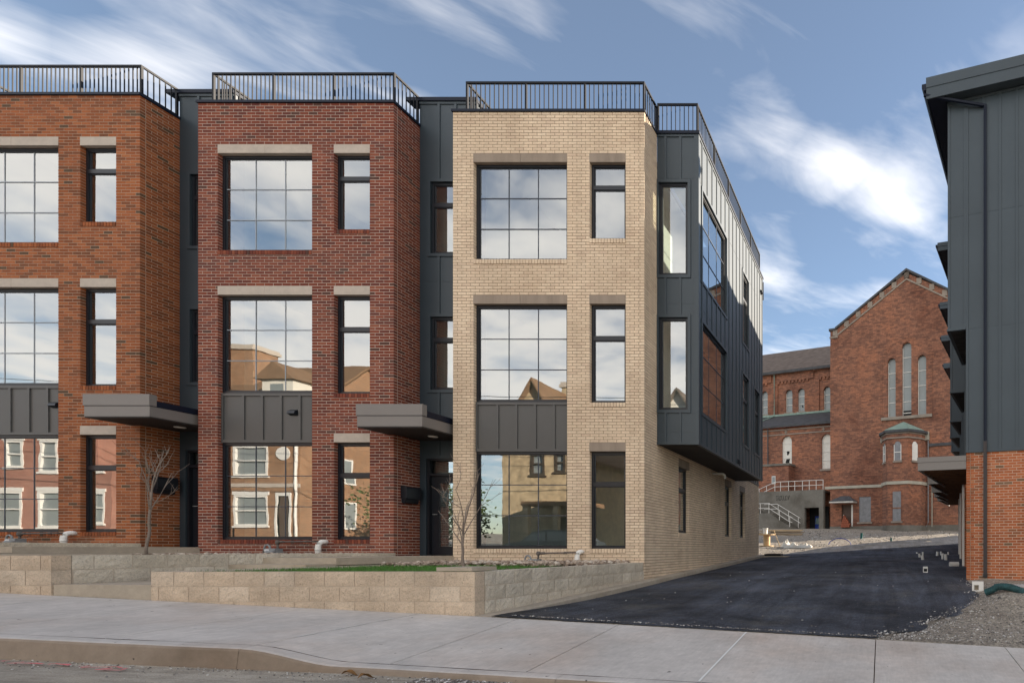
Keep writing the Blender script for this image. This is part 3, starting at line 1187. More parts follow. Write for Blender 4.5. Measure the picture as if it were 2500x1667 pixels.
# entrance walks with steps between the terraces
def walk(xl, xr, ztop, zland, label):
    r_ = thing('entrance_walk', label, 'walkway', (xl, 7.5, zland), group='concrete entrance walks')
    xl, xr = xl + .012, xr - .012
    xl2 = xl
    mb = MB(); mb.box(xl2, xr, 10.0, 13.50, ztop - .13, ztop); mb.build('slab', 'concrete_tan', r_)
    mb = MB(); mb.box(xl2 + .002, xr - .05, 10.03, 13.5, ztop - 1.0, ztop - .131); mb.build('base', 'concrete_tan', r_)
    ns = 2
    for i in range(ns):
        z = zland + (ztop - zland) * (i + 1) / (ns + 1)
        mb = MB(); mb.box(xl2 + .001, xr - .001, 8.95 + i * .52, 8.95 + (i + 1) * .52 + .01, z - .9, z); mb.build('step', 'concrete_tan', r_)
    mb = MB(); mb.box(xl2, xr, 7.47, 8.945, zland - .5, zland); mb.build('landing', 'concrete_tan', r_)
    return r_


walk(-11.16, -9.82, -.155, -.478, 'concrete walk and steps up to the door of the dark red brick house')
walk(-17.0, -15.66, .045, -.27, 'concrete walk and steps up to the door of the orange brick house')

# splash block lying on the corner of the front wall
mb = MB()
mb.box(-6.02, -5.54, 7.50, 7.98, -.296, -.245)
tag(mb.build('concrete_slab', 'concrete_tan'), 'small flat concrete slab lying on the corner of the block wall', 'slab')

# ------------------------------------------------------------------ the three brick townhouses
FY = 12.75          # plane of the bay fronts
RY = 13.47          # plane of the recessed siding walls


def bay_holes(ztop, ub, us):
    c = lambda n: ztop - n * CB
    return dict(big_top=(ub[0], ub[1], c(50), c(17)), big_mid=(ub[0], ub[1], c(148), c(65)),
                sm3=(us[0], us[1], c(43), c(17)), sm2=(us[0], us[1], c(98.5), c(65)), sm1=(us[0], us[1], c(148), c(115)))


def townhouse(label, xl, xr, ztop, ub, us, brick, mortar, stone, zterr, main_top, gap_r, panel_mat, seed, lw_main, bay_bottom=None, side=True):
    root = thing('townhouse', label, 'house', ((xl + xr) / 2, FY, zterr), group='brick townhouses in the row')
    Wd = xr - xl
    F = (V((xl, FY, 0)), X_, -Y_)
    H = bay_holes(ztop, ub, us)
    c = lambda n: ztop - n * CB
    lint = []
    for (a, b_) in (ub, us):
        for n in (14, 62):
            lint.append((a - .002, b_ + .002, c(n + 3), c(n)))
    lint.append((us[0] - .002, us[1] + .002, c(115), c(112)))
    sills = [(ub[0], ub[1], c(51.45), c(50)), (us[0], us[1], c(44.45), c(43)), (us[0], us[1], c(99.95), c(98.5)), (ub[0], ub[1], c(149.45), c(148)), (us[0], us[1], c(149.45), c(148))]
    zb = zterr - .6
    holes = list(H.values())
    bl = bricks_on(F, 0, Wd, ztop, zb, holes + lint + sills, corner='end')
    Fs = (V((xr, FY, 0)), Y_, X_)
    if side:
        bl += bricks_on(Fs, 0, RY - FY, ztop, zb, [], corner='start')
    # wall core (mortar), recessed behind the brick faces
    mb = MB()
    panel(mb, F, .004, Wd - .003, zb, ztop - .004, [(h[0] - .004, h[1] + .004, h[2] - .004, h[3] + .004) for h in holes], -.006 if brick == 'brick_cream' else -.003, -.24)
    mb.build('wall', mortar, root)
    if side:
        mb = MB()
        mb.box(xr - .24, xr - .003, FY + .241, RY, zb, ztop - .004)
        mb.build('wall', mortar, root)
    mb = MB()
    mb.box(xl + .004, xl + .24, FY + .241, RY, zb, ztop - .004)
    mb.build('wall', mortar, root)
    # lintels: the wide ones are two stones
    for (a, b_, z0, z1) in lint:
        cuts = [(a, b_)] if b_ - a < 1.5 else [(a, (a + b_) / 2 - .003), ((a + b_) / 2 + .003, b_)]
        for p, q in cuts:
            mb = MB()
            mb.fbox(F, p, q, -.16, .004, z0 + .002, z1 - .004)
            mb.build('lintel', stone, root)
    for (a, b_, z0, z1) in sills:
        rowlock(root, F, a, b_, z1, brick)
    # windows
    e = .004
    zp1, zp0 = c(98.1), c(114.9)          # spandrel panel between the tall windows
    mm = 'muntin_dark' if brick == 'brick_cream' else 'muntin_pale'
    h = H['big_top']
    window(root, F, h[0] + e, h[1] - e, h[2] + e, h[3] - e, mmat=mm)
    h = H['big_mid']
    window(root, F, h[0] + e, h[1] - e, zp1 + .002, h[3] - e, mmat=mm)
    window(root, F, h[0] + e, h[1] - e, h[2] + e, zp0 - .002)
    for k_, sp_ in (('sm3', .70), ('sm2', .665), ('sm1', .665)):
        h = H[k_]
        window(root, F, h[0] + e, h[1] - e, h[2] + e, h[3] - e, kind='transom', split=sp_)
    # spandrel of board and batten
    siding(root, F, h_b0(ub) , ub[1] - .004, zp0, zp1, [], step=.435, first=ub[0] + .50, mat=panel_mat, n_out=-.085, thick=.05, trims=False, bt=.022)
    mb = MB()
    mb.fbox(F, ub[0] + .005, ub[0] + .045, -.085, -.060, zp0 + .06, zp1 - .06)
    mb.build('corner_board', panel_mat, root)
    lay_bricks(root, bl, brick, 300, seed=seed)
    # coping
    mb = MB()
    mb.box(xl - .025, xr + .025, FY - .03, FY + .27, ztop, ztop + .055)
    mb.box(xr - .25, xr + .025, FY + .271, RY + .0, ztop, ztop + .055)
    mb.box(xl - .025, xl + .25, FY + .271, RY, ztop, ztop + .055)
    mb.build('coping', 'coping', root)
    # roof deck behind the parapet
    mb = MB()
    mb.box(xl + .2, xr - .2, FY + .2, RY + 4, ztop - .42, ztop - .3)
    mb.build('roof_deck', 'siding_grey', root)
    # interior shell
    mb = MB()
    fl = [zterr - .05, c(106.5), c(57), ztop - .45]
    xa, xb = xl + .242, xr - .245
    for z in fl[:-1]:
        mb.box(xa, xb, FY + .242, FY + 4.6, z - .1, z + .0)
    mb.box(xa, xb, FY + .242, FY + 4.6, fl[-1] - .06, fl[-1])
    mb.box(xa, xb, FY + 4.6, FY + 4.7, fl[0], fl[-1])
    mb.box(xa - .02, xa, RY, FY + 4.6, fl[0], fl[-1])
    mb.box(xb, xb + .02, RY, FY + 4.6, fl[0], fl[-1])
    for z0, z1 in zip(fl, fl[1:]):      # a partition with a doorway's edge in each room
        mb.box(xa + 2.75, xa + 2.85, FY + 2.2, FY + 4.6, z0, z1 - .1)
    mb.build('interior', 'interior', root)
    return root, F, c


def h_b0(ub):
    return ub[0] + .004


def recess(root, xa, xb, ztop, zdoor, wz3, wz2, door_top, xbatten, zb):
    """siding wall set back between two bays, with two narrow windows and the entrance below"""
    F = (V((xa, RY, 0)), X_, -Y_)
    Wd = xb - xa
    w0, w1 = .27, 1.09
    holes = [(w0, w1, *wz3), (w0, w1, *wz2), (.17, 1.15, zdoor, door_top)]
    siding(root, F, 0, Wd, zdoor - .3, ztop, holes, step=.405, first=xbatten, mat='siding', seams=(ztop - 1.9, (wz3[0] + wz2[1]) / 2 + .1))
    for z0, z1 in (wz3, wz2):
        window(root, F, w0 + .003, w1 - .003, z0 + .003, z1 - .003, rec=.03, kind='transom', split=.69)
    mb = MB()
    mb.box(xa - .3, xb + .02, RY - .05, RY + .22, ztop, ztop + .085)
    mb.build('coping', 'coping', root)
    # entrance door
    d = MB()
    d.fbox(F, .17, .23, -.12, -.002, zdoor, door_top)
    d.fbox(F, 1.09, 1.15, -.12, -.002, zdoor, door_top)
    d.fbox(F, .231, 1.089, -.12, -.002, door_top - .05, door_top)
    d.fbox(F, .231, 1.089, -.12, -.002, door_top - .42, door_top - .36)
    dr = d.build('door_frame', 'frame', root)
    d = MB()
    panel(d, F, .232, 1.088, zdoor + .01, door_top - .421, [(.232 + .19, 1.088 - .16, zdoor + .22, door_top - .421 - .17)], -.07, -.11)
    leaf = d.build('door', 'frame', root)
    o, u, n = F
    P = lambda a, b_, c_: o + u * a + n * b_ + V((0, 0, c_))
    for (p, q, r_, s_, par) in ((.422, .928, zdoor + .22, door_top - .591, leaf), (.30, 1.02, door_top - .33, door_top - .07, dr)):
        d = MB()
        d.face([P(p, -.09, r_), P(q, -.09, r_), P(q, -.09, s_), P(p, -.09, s_)])
        d.build('pane', 'glass_side', par, True)
    d = MB()
    for i in range(26):      # blind slats behind the door glass
        z = zdoor + .24 + i * .054
        if z > door_top - .63: break
        d.fbox(F, .43, .92, -.125, -.118, z, z + .042)
    d.build('blind', 'meter_grey', leaf, True)
    d = MB(); d.tube([P(.30, -.07, zdoor + 1.0), P(.30, -.02, zdoor + 1.0), P(.40, -.02, zdoor + 1.0)], .011); d.build('handle', 'meter_grey', leaf, True)
    d = MB()
    d.box(xa, xb, RY + .5, RY + .52, zdoor, ztop - .3)
    d.build('interior', 'interior', root)


def canopy(root, x0, x1, zbot, y0=12.02):
    z1, z2 = zbot + .253, zbot + .51
    mb = MB()
    mb.box(x0 + .015, x1, y0, RY - .002, zbot + .03, z1)
    cn = mb.build('canopy', 'canopy_metal', root)
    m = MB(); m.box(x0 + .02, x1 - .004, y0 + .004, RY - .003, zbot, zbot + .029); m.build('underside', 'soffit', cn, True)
    m = MB(); m.box(x0, x1 + .012, y0 - .014, y0 + .11, z1 + .012, z2); m.build('fascia', 'canopy_metal', cn, True)
    m = MB(); m.box(x0 + .01, x1 + .004, y0 - .004, RY - .003, z1, z1 + .011); m.build('drip_edge', 'coping', cn, True)
    m = MB(); m.box(x1 - .08, x1 + .012, y0 + .111, RY - .004, z1 + .012, z1 + .135); m.build('side_edge', 'coping', cn, True)
    m = MB(); m.lathe((x1 - .52, 12.95, zbot - .018), [(.085, 0), (.095, .008), (.095, .018)], 20); m.build('light', 'white_plastic', cn, True)
    return cn


def main_block(root, xa, xb, zb, ztop, yb=24.6, left=True, right=True):
    """party walls, rear wall and roof of the house behind the bay"""
    mb = MB()
    if left: mb.box(xa, xa + .2, RY + .1, yb, zb, ztop)
    if right: mb.box(xb - .2, xb, RY + .1, yb, zb, ztop)
    mb.box(xa, xb, yb - .2, yb - .001, zb, ztop)
    mb.box(xa + .2, xb - .2, RY + .23, yb - .201, ztop - .5, ztop - .35)
    mb.build('rear_walls', 'siding', root)


def vent_hood(parent, F, u, z):
    mb = MB()
    o, ud, n = F
    P = lambda a, b_, c_: o + ud * a + n * b_ + V((0, 0, c_))
    a, b_ = u - .085, u + .085
    mb.hexa([P(a, .09, z - .035), P(b_, .09, z - .035), P(b_, 0, z - .075), P(a, 0, z - .075), P(a, .075, z + .02), P(b_, .075, z + .02), P(b_, 0, z + .065), P(a, 0, z + .065)])
    mb.build('vent_hood', 'frame', parent, fix=True)


# --- dark red house (middle)
XL2, XR2, ZT2 = -15.708, -11.214, 10.238
UB2, US2 = (.454, 2.617), (3.122, 3.944)
r2, F2, c2 = townhouse('dark red brick townhouse in the middle of the row', XL2, XR2, ZT2, UB2, US2, 'brick_red', 'mortar_light', 'limestone', -.08, 10.92, None, 'siding_grey', 11, None)
recess(r2, -11.214, -9.84, 10.84, -.155, (7.16, 8.90), (3.86, 5.63), 2.20, .47, -1)
canopy(r2, -11.38, -9.955, 2.63)
vent_hood(r2, (V((XL2, FY + .085, 0)), X_, -Y_), 2.12, c2(104.6))
railing(r2, [(XL2 + .30, RY + 1.4), (XL2 + .30, FY + .05), (XR2 - .03, FY + .05), (XR2 - .03, RY - .03)], ZT2 + .055, ZT2 + .73)
main_block(r2, -15.70, -9.86, -.9, 10.80)
# --- orange house (left, cut by the frame)
XL1, XR1, ZT1 = XL2 - 5.828, XR2 - 5.828, 10.414
r1, F1, c1 = townhouse('orange brick townhouse at the left end of the row', XL1, XR1, ZT1, UB2, US2, 'brick_orange', 'mortar_tan', 'limestone', .14, 11.11, None, 'siding_grey', 12, None)
recess(r1, -17.042, -15.70, 11.03, .045, (7.34, 9.08), (4.04, 5.81), 2.40, .47, -1)
canopy(r1, -17.29, -15.86, 2.845)
vent_hood(r1, (V((XL1, FY + .085, 0)), X_, -Y_), 2.45, c1(104.6))
railing(r1, [(XL1 + .30, RY + 1.4), (XL1 + .30, FY + .05), (XR1 - .03, FY + .05), (XR1 - .03, RY - .03)], ZT1 + .055, ZT1 + .73)
main_block(r1, -21.53, -15.705, -.7, 10.98)
# --- cream house (right end, with the overhanging side)
XL3, XR3, ZT3 = -9.852, -5.458, 10.031
UB3, US3 = (.470, 2.621), (3.136, 3.965)
YE = 24.6
r3, F3, c3 = townhouse('cream brick townhouse at the alley end of the row with grey overhang', XL3, XR3, ZT3, UB3, US3, 'brick_cream', 'mortar_brown', 'brownstone', -.30, 10.0, None, 'siding_grey', 13, None, side=False)
Fs3 = (V((XR3, FY, 0)), Y_, X_)
LS = YE - FY
sw_ = [(14.90 - FY, 15.72 - FY, .446, 2.225), (19.3 - FY, 20.12 - FY, .446, 2.225), (21.3 - FY, 22.12 - FY, .446, 2.225)]
sl = [(h[0] - .0, h[1] + .0, h[3], h[3] + .213) for h in sw_]
ss = [(h[0] - .0, h[1] + .0, h[2] - .1, h[2]) for h in sw_]
Z2B, Z2T = 2.535, 10.12           # overhang bottom / top
zsplit = c3(0) - CB * math.floor((c3(0) - 2.76) / CB)
bl = bricks_on(Fs3, 0, RY - FY, ZT3, zsplit, [], corner='start')
bl += bricks_on(Fs3, 0, LS, zsplit, -1.0, sw_ + sl + ss, corner='start', k0=round((ZT3 - zsplit) / CB))
mb = MB()
panel(mb, Fs3, .242, LS, -1.3, zsplit - .002, [(h[0] - .004, h[1] + .004, h[2] - .004, h[3] + .004) for h in sw_], -.006, -.24)
mb.box(XR3 - .24, XR3 - .006, FY + .242, RY - .001, zsplit - .001, ZT3 - .004)
mb.build('wall', 'mortar_brown', r3)
lay_bricks(r3, bl, 'brick_cream', 0, seed=14)
for (a, b_, z0, z1) in sl:
    mb = MB(); mb.fbox(Fs3, a, b_, -.16, .004, z0 + .003, z1 - .004); mb.build('lintel', 'brownstone', r3)
for (a, b_, z0, z1) in ss:
    mb = MB(); mb.fbox(Fs3, a - .01, b_ + .01, -.085, .02, z0, z1 - .003); mb.build('sill', 'brick_cream', r3, tone=True)
for h in sw_:
    window(r3, Fs3, h[0] + .004, h[1] - .004, h[2] + .004, h[3] - .004, kind='transom', split=.66, gmat='glass_side')
# overhang (bump-out)
BX, BY1 = -4.46, 20.7
Ff = (V((XR3, RY, 0)), X_, -Y_)
wz3, wz2 = (6.645, 8.885), (3.374, 5.617)
hf = [(.045, .752, *wz3), (.045, .752, *wz2)]
siding(r3, Ff, .004, BX - XR3, Z2B, Z2T - .07, hf, step=.36, first=.21, mat='siding', seams=(9.0, 5.95, 2.85))
for h in hf:
    window(r3, Ff, h[0] + .003, h[1] - .003, h[2] + .003, h[3] - .003, rec=.03, kind='plain')
Fb = (V((BX, RY, 0)), Y_, X_)
LB_ = BY1 - RY
hs = [(13.76 - RY, 15.91 - RY, *wz3), (13.76 - RY, 15.91 - RY, *wz2), (17.75 - RY, 18.53 - RY, *wz3), (17.75 - RY, 18.53 - RY, *wz2), (19.38 - RY, 20.14 - RY, *wz2)]
siding(r3, Fb, .062, LB_, Z2B, Z2T - .07, hs, step=.405, first=.29, mat='siding', seams=(9.0, 5.95, 2.85))
mb = MB(); mb.fbox(Fb, -.0235, .060, -.06, .0235, Z2B, Z2T - .07); mb.build('corner_board', 'siding', r3)
for h, kd in zip(hs, ('grid', 'grid', 'transom', 'transom', 'transom')):
    window(r3, Fb, h[0] + .003, h[1] - .003, h[2] + .003, h[3] - .003, rec=.03, kind=kd, gmat='glass_side')
mb = MB(); mb.box(XR3 - .002, BX - .002, BY1 - .06, BY1, Z2B, Z2T - .07); mb.build('rear_wall', 'siding', r3)
mb = MB()
mb.box(XR3 + .002, BX + .045, RY - .05, RY + .2, Z2T - .069, Z2T)
mb.box(BX - .2, BX + .045, RY + .201, BY1 + .03, Z2T - .069, Z2T)
mb.build('coping', 'coping', r3)
mb = MB(); mb.box(XR3 + .01, BX - .062, RY + .062, BY1 - .062, Z2T - .5, Z2T - .4); mb.build('roof_deck', 'siding_grey', r3)
mb = MB(); mb.box(XR3 + .001, BX - .003, RY + .003, BY1 - .003, Z2B + .03, Z2B + .09)
sf = mb.build('soffit', 'soffit', r3)
for i in range(36):      # soffit boards run across
    y = RY + .02 + i * .2
    if y + .17 > BY1 - .01: break
    m = MB(); m.box(XR3 + .012, BX - .02, y, y + .165, Z2B + .006, Z2B + .029); m.build('slat', 'soffit', sf, True)
railing(r3, [(XL3 + .29, RY + 1.4), (XL3 + .29, FY + .05), (XR3 - .03, FY + .05), (XR3 - .03, RY + .03)], ZT3 + .055, ZT3 + .73)
railing(r3, [(XR3 + .02, RY + .03), (BX - .03, RY + .03), (BX - .03, 20.35)], Z2T, Z2T + .70)
# upper rear side wall, party and rear walls
Fr = (V((XR3, BY1, 0)), Y_, X_)
siding(r3, Fr, .002, YE - BY1, zsplit + .002, 9.9, [], step=.405, mat='siding')
mb = MB(); mb.box(XR3 - .25, XR3 + .04, BY1, YE + .03, 9.9, 9.97); mb.box(XR3 - .01, BX + .04, BY1 + .031, BY1 + .06, 9.3, 9.97); mb.build('coping', 'coping', r3)
mb = MB()
mb.box(XL3 + .001, XL3 + .2, RY + .1, YE, -.9, 9.9)
mb.box(XL3 + .201, XR3 - .241, YE - .2, YE - .001, -.9, 9.9)
mb.box(XL3 + .201, XR3 - .061, RY + 4.1, YE - .201, 9.4, 9.55)
mb.build('rear_walls', 'siding', r3)
mb = MB()     # rooms behind the side windows
for z in (2.65, 6.1, 9.45):
    mb.box(XR3 - .001, BX - .065, RY + .065, BY1 - .065, z - .05, z)
    mb.box(XR3 - 3.0, XR3 - .245, 17.4, BY1 + 3, z - .05, z)
mb.box(XR3 - 3.05, XR3 - 3.0, 17.4, YE - .3, -.3, 9.4)
mb.box(XR3 - .9, XR3 - .1, 17.0, 17.06, 2.7, 9.4)
mb.box(XR3 - 3, XR3 - .245, 16.9, 17.39, -.3, -.2)
mb.build('interior', 'interior', r3)
vent_hood(r3, Fb, 20.35 - RY, 9.42)
vent_hood(r3, Fb, 17.2 - RY, 2.72)
mb = MB()
pts = [(XR3 - .05, 17.9, 2.43), (XR3 + .30, 17.9, 2.43)] + [(XR3 + .30 + .1 * math.sin(a), 17.9, 2.33 + .1 * math.cos(a)) for a in (.4, .8, 1.2, 1.57)] + [(XR3 + .40, 17.9, 2.27)]
mb.tube(pts, .035, 12)
tag(mb.build('vent_pipe', 'white_plastic', smooth=True), 'white plastic pipe poking out below the grey overhang beside the alley', 'pipe')


# --- mailboxes, gas meters, vent pipes
def mailbox(x, y0, y1, z0, z1, label):
    r_ = thing('mailbox', label, 'mailbox', (x, (y0 + y1) / 2, z0), group='black wall mailboxes')
    pr = [(0, z0 + .03), (.055, z0), (.085, z0 + .02), (.10, z0 + .10), (.135, z0 + .12), (.135, z1 - .06), (.115, z1 - .015), (0, z1)]
    mb = MB()
    mb.prism(pr, lambda a, b_, d: V((x + .004 + a, d, b_)), y0 + .02, y1 - .02)
    mb.build('body', 'frame', r_, fix=True)
    mb = MB(); mb.prism([(0, z0 + .12), (.142, z0 + .125), (.142, z1 - .055), (.12, z1 - .005), (0, z1 + .006)], lambda a, b_, d: V((x + .004 + a, d, b_)), y0, y0 + .019); mb.build('end_panel', 'frame', r_, fix=True)
    mb = MB(); mb.prism([(0, z0 + .12), (.142, z0 + .125), (.142, z1 - .055), (.12, z1 - .005), (0, z1 + .006)], lambda a, b_, d: V((x + .004 + a, d, b_)), y1 - .019, y1); mb.build('end_panel', 'frame', r_, fix=True)


mailbox(XR2, 12.93, 13.34, 1.07, 1.48, 'black mailbox on the dark red brick wall beside the door')
mailbox(XR1, 12.95, 13.33, 1.30, 1.71, 'black mailbox on the orange brick wall behind a bare sapling')


def gas_meter(x, zp, zg, xp, house, y=12.52, h=.0):
    k = y / 1355
    r_ = thing('gas_meter', 'grey gas meter with pipes below the %s front window' % house, 'gas meter', (x, y, zg), group='gas meters along the fronts')
    mb = MB()
    mb.box(x + .05, x + .33, y - .06, y + .08, zg, zg + .11)
    mb.box(x + .09, x + .30, y - .08, y + .09, zg + .11, zg + .19)
    mb.build('body', 'meter_grey', r_)
    mb = MB(); mb.lathe((x + .24, y - .12, zg + .03), [(.075, 0), (.085, .02), (.085, .08), (.06, .11)], 14); mb.build('regulator', 'meter_grey', r_, smooth=False)
    mb = MB(); mb.box(x + .07, x + .17, y - .083, y - .0805, zg + .12, zg + .17); mb.build('label_plate', 'label_white', r_)
    arc = [(x - .02, y, zg), (x - .02, y, zg + .16)] + [(x + .045 - .065 * math.cos(a), y, zg + .19 + .075 * math.sin(a)) for a in (.3, .8, 1.2, 1.57, 1.95, 2.4, 2.85)] + [(x + .11, y, zg + .1)]
    mb = MB(); mb.tube(arc, .019, 10); mb.build('supply_pipe', 'meter_grey', r_, smooth=True)
    mb = MB(); mb.tube([(x - .02, y, zg + .07), (x - .02, y, zg + .14)], .03, 10); mb.tube([(x + .28, y, zg + .15), (x + .28, y, zp - .04)], .02, 10)
    mb.lathe((x + .28, y, zp - .05), [(.03, 0), (.042, .02), (.042, .06), (.032, .09)], 12)
    mb.build('fittings', 'rust_pipe', r_)
    mb = MB(); mb.tube([(x + .30, y, zp), (xp, y, zp + .012)], .017, 10); mb.tube([(xp, y, zp + .012), (xp, FY + .02, zp + .012)], .017, 10)
    mb.tube([(x + .34, y, zp + .001), (x + .42, y, zp + .002)], .026, 10); mb.tube([(xp - .22, y, zp + .009), (xp - .15, y, zp + .01)], .025, 10)
    mb.build('house_pipe', 'rust_pipe', r_)


def vent_pipe(x, ztop, zg, house, y=12.6):
    mb = MB()
    rr = .10
    pts = [(x + .02, y, zg - .1), (x + .02, y, ztop - rr - .06)] + [(x + .02 + .03 * (1 - math.cos(a)), y + .10 * (1 - math.cos(a)), ztop - .045 - rr + rr * math.sin(a)) for a in (.3, .6, .9, 1.2, 1.57)] + [(x + .06, FY + .02, ztop - .05)]
    mb.tube(pts, .052, 14)
    mb.tube([(x + .02, y, ztop - .24), (x + .02, y, ztop - .20)], .056, 14)
    tag(mb.build('vent_pipe', 'white_plastic', smooth=True), 'bent white plastic pipe at the foot of the %s front' % house, 'pipe', 'white vent pipes')


gas_meter(-8.03, -.09, -.41, -6.95, "cream brick house's")
vent_pipe(-6.94, -.015, -.36, "cream brick house's")
gas_meter(-13.91, .165, -.17, -12.80, "dark red brick house's")
vent_pipe(-12.82, .215, -.12, "dark red brick house's")
gas_meter(-19.73, .35, .05, -18.58, "orange brick house's")
vent_pipe(-18.60, .415, .08, "orange brick house's")


# --- young bare trees
def sapling(x, y, z, h, lean, seed, label, spread=.5, fork=.42, nb=7):
    rr = random.Random(seed)
    r_ = thing('young_tree', label, 'tree', (x, y, z), group='bare young trees')
    tr = []
    n = 10
    for i in range(n + 1):
        t = i / n
        tr.append(V((x + lean * t + .02 * mnoise.noise(V((t * 4, seed, 0))), y + .02 * mnoise.noise(V((t * 4, 0, seed))), z + h * fork * t)))
    mb = MB()
    mb.tube(tr, .022, 9, r1=.016)
    mb.tube([tr[0] - V((0, 0, .05)), tr[0] + V((0, 0, .05))], .03, 9, r1=.022)
    mb.build('trunk', 'bark', r_, smooth=True)
    top = tr[-1]

    def grow(p, d, L, r0, depth, out):
        pts = [p]
        q = p.copy()
        dd = d.normalized()
        m = 5
        for i in range(m):
            dd = (dd + V((rr.uniform(-.16, .16), rr.uniform(-.16, .16), rr.uniform(-.02, .14)))).normalized()
            q = q + dd * (L / m)
            pts.append(q.copy())
        out.append((pts, r0))
        if depth > 0:
            for k in range(rr.randint(2, 3)):
                i = rr.randint(1, m)
                side = V((rr.uniform(-1, 1), rr.uniform(-1, 1), rr.uniform(-.05, .6))).normalized()
                grow(pts[i], (dd * .75 + side * .75), L * rr.uniform(.38, .62), r0 * .6, depth - 1, out)
    for k in range(nb):
        a = 2 * math.pi * k / nb + rr.uniform(-.3, .3)
        base = tr[rr.randint(int(n * .62), n)] if k else top
        d = V((math.cos(a) * spread, math.sin(a) * spread, 1)) if k else V((.08, 0, 1))
        out = []
        grow(base, d, h * (1 - fork) * rr.uniform(.62, .98) * (1.0 if k == 0 else .9), .0095 if k else .013, 2, out)
        mb = MB()
        for pts, r0 in out:
            mb.tube(pts, max(r0, .0028), 5, caps=False, r1=max(r0 * .35, .0016))
        mb.build('branch', 'bark', r_, smooth=True)


sapling(-6.88, 9.1, -.345, 1.75, .02, 5, 'bare young tree on the lawn in front of the cream brick house', .62, .40, 7)
sapling(-13.25, 10.0, -.125, 2.22, .09, 9, 'bare leaning young tree in front of the orange brick house', .34, .52, 6)

# --- lawn grass, river stones
mb = MB()
rr = random.Random(3)
for i in range(9000):
    x, y = rr.uniform(-9.6, -6.2), rr.uniform(7.68, 11.0)
    if x > -6.9 and rr.random() < .5: continue
    hgt = rr.uniform(.03, .075)
    a = rr.uniform(0, 6.28)
    w = .004
    lx, ly = rr.uniform(-.03, .03), rr.uniform(-.03, .03)
    z = -.346
    mb.face([(x - w * math.cos(a), y - w * math.sin(a), z), (x + w * math.cos(a), y + w * math.sin(a), z), (x + lx, y + ly, z + hgt)])
tag(mb.build('grass', 'grass'), 'short green grass on the terrace before the cream brick house', 'grass', kind='stuff')


def stones(name, mat, pts, seed, label, cat, squash=.6):
    rr = random.Random(seed)
    bm = bmesh.new()
    bmesh.ops.create_icosphere(bm, subdivisions=1, radius=1)
    base = [v.co.copy() for v in bm.verts]
    faces = [[v.index for v in f.verts] for f in bm.faces]
    bm.free()
    mb = MB()
    for (x, y, z, s) in pts:
        i0 = len(mb.v)
        rot = Matrix.Rotation(rr.uniform(0, 6.28), 3, 'Z')
        sx, sy, sz = s * rr.uniform(.7, 1.3), s * rr.uniform(.7, 1.3), s * squash * rr.uniform(.7, 1.2)
        for v_ in base:
            k = rr.uniform(.8, 1.15)
            q = rot @ V((v_.x * sx * k, v_.y * sy * k, v_.z * sz * k))
            mb.v.append((x + q.x, y + q.y, z + q.z))
        for f in faces:
            mb.f.append(tuple(i0 + j for j in f))
            mb.tone.append(.5)
    return tag(mb.build(name, mat), label, cat, kind='stuff')


rr = random.Random(8)
stones('pebbles', 'pebble', [(rr.uniform(-9.6, -5.7), rr.uniform(10.6, 12.7), -.325 + rr.uniform(0, .07), rr.uniform(.025, .06)) for i in range(1100)], 2, 'river stones bedded along the foot of the cream brick house', 'stones')
rr = random.Random(9)
stones('pebbles', 'pebble', [(rr.uniform(-15.4, -11.4), rr.uniform(11.3, 12.7), -.12 + rr.uniform(0, .03), rr.uniform(.02, .045)) for i in range(350)], 3, 'river stones bedded along the foot of the dark red brick house', 'stones')
# rubble and gravel beside the right-hand building and along the pavement edge
rr = random.Random(21)
pts = []
for i in range(6500):
    y = 7.5 + abs(rr.gauss(0, 1.9)) if rr.random() < .8 else rr.uniform(7.5, 13)
    x = lerp_tab(RE, y) + (rr.uniform(-.25, 3.6) if rr.random() < .8 else rr.gauss(.1, .18))
    if y > 13.5: continue
    s = rr.choice([.004, .006, .008, .011, .015]) * rr.uniform(.6, 1.3)
    if rr.random() < .03: s *= 2.2
    pts.append((x, y, g_fine(x, y) + s * .3 + (.03 if x < lerp_tab(RE, y) else 0), s))
stones('gravel', 'gravel_stone', pts, 4, 'loose grey gravel and rubble between the asphalt and the pavement', 'gravel')
pts = []
for i in range(500):
    x = rr.uniform(-5.0, 1.0)
    s = rr.uniform(.004, .013)
    y = 7.48 + abs(rr.gauss(0, .05))
    pts.append((x, y, G(x, y) + .035, s))
for i in range(110):
    x, y = rr.uniform(-5.0, 2.2), rr.uniform(7.6, 16)
    if x > lerp_tab(RE, y): continue
    pts.append((x, y, G(x, y) + .045, rr.uniform(.006, .016)))
stones('gravel', 'gravel_stone', pts, 5, 'sparse pale grit scattered on the black alley asphalt', 'gravel')
pts = []
for i in range(900):
    x = rr.uniform(-4.4, -2.1)
    y = 5.32 - abs(rr.gauss(0, .12))
    pts.append((x, y, z_street(x) + .01, rr.uniform(.006, .016)))
stones('gravel', 'gravel_stone', pts, 6, 'grey gravel lying in the gutter below the dropped kerb', 'gravel')
pts = []
for i in range(1600):
    x, y = rr.uniform(-6.5, 6), rr.uniform(26, 47)
    l = lerp_tab(LE, y) if y < 40.7 else 9
    if x > l - .1: continue
    pts.append((x, y, g_fine(x, y) + .01, rr.uniform(.015, .06)))
stones('gravel', 'gravel_stone', pts, 7, 'stony gravel slope rising from the alley to the church', 'gravel')
pts = []
for i in range(700):
    x = rr.uniform(-9.5, -3)
    y = 5.30 - abs(rr.gauss(0, .16))
    pts.append((x, y, z_street(x) + .012, rr.uniform(.003, .009)))
stones('gravel', 'gravel_stone', pts, 12, 'fine grit washed along the gutter under the full-height kerb', 'gravel')
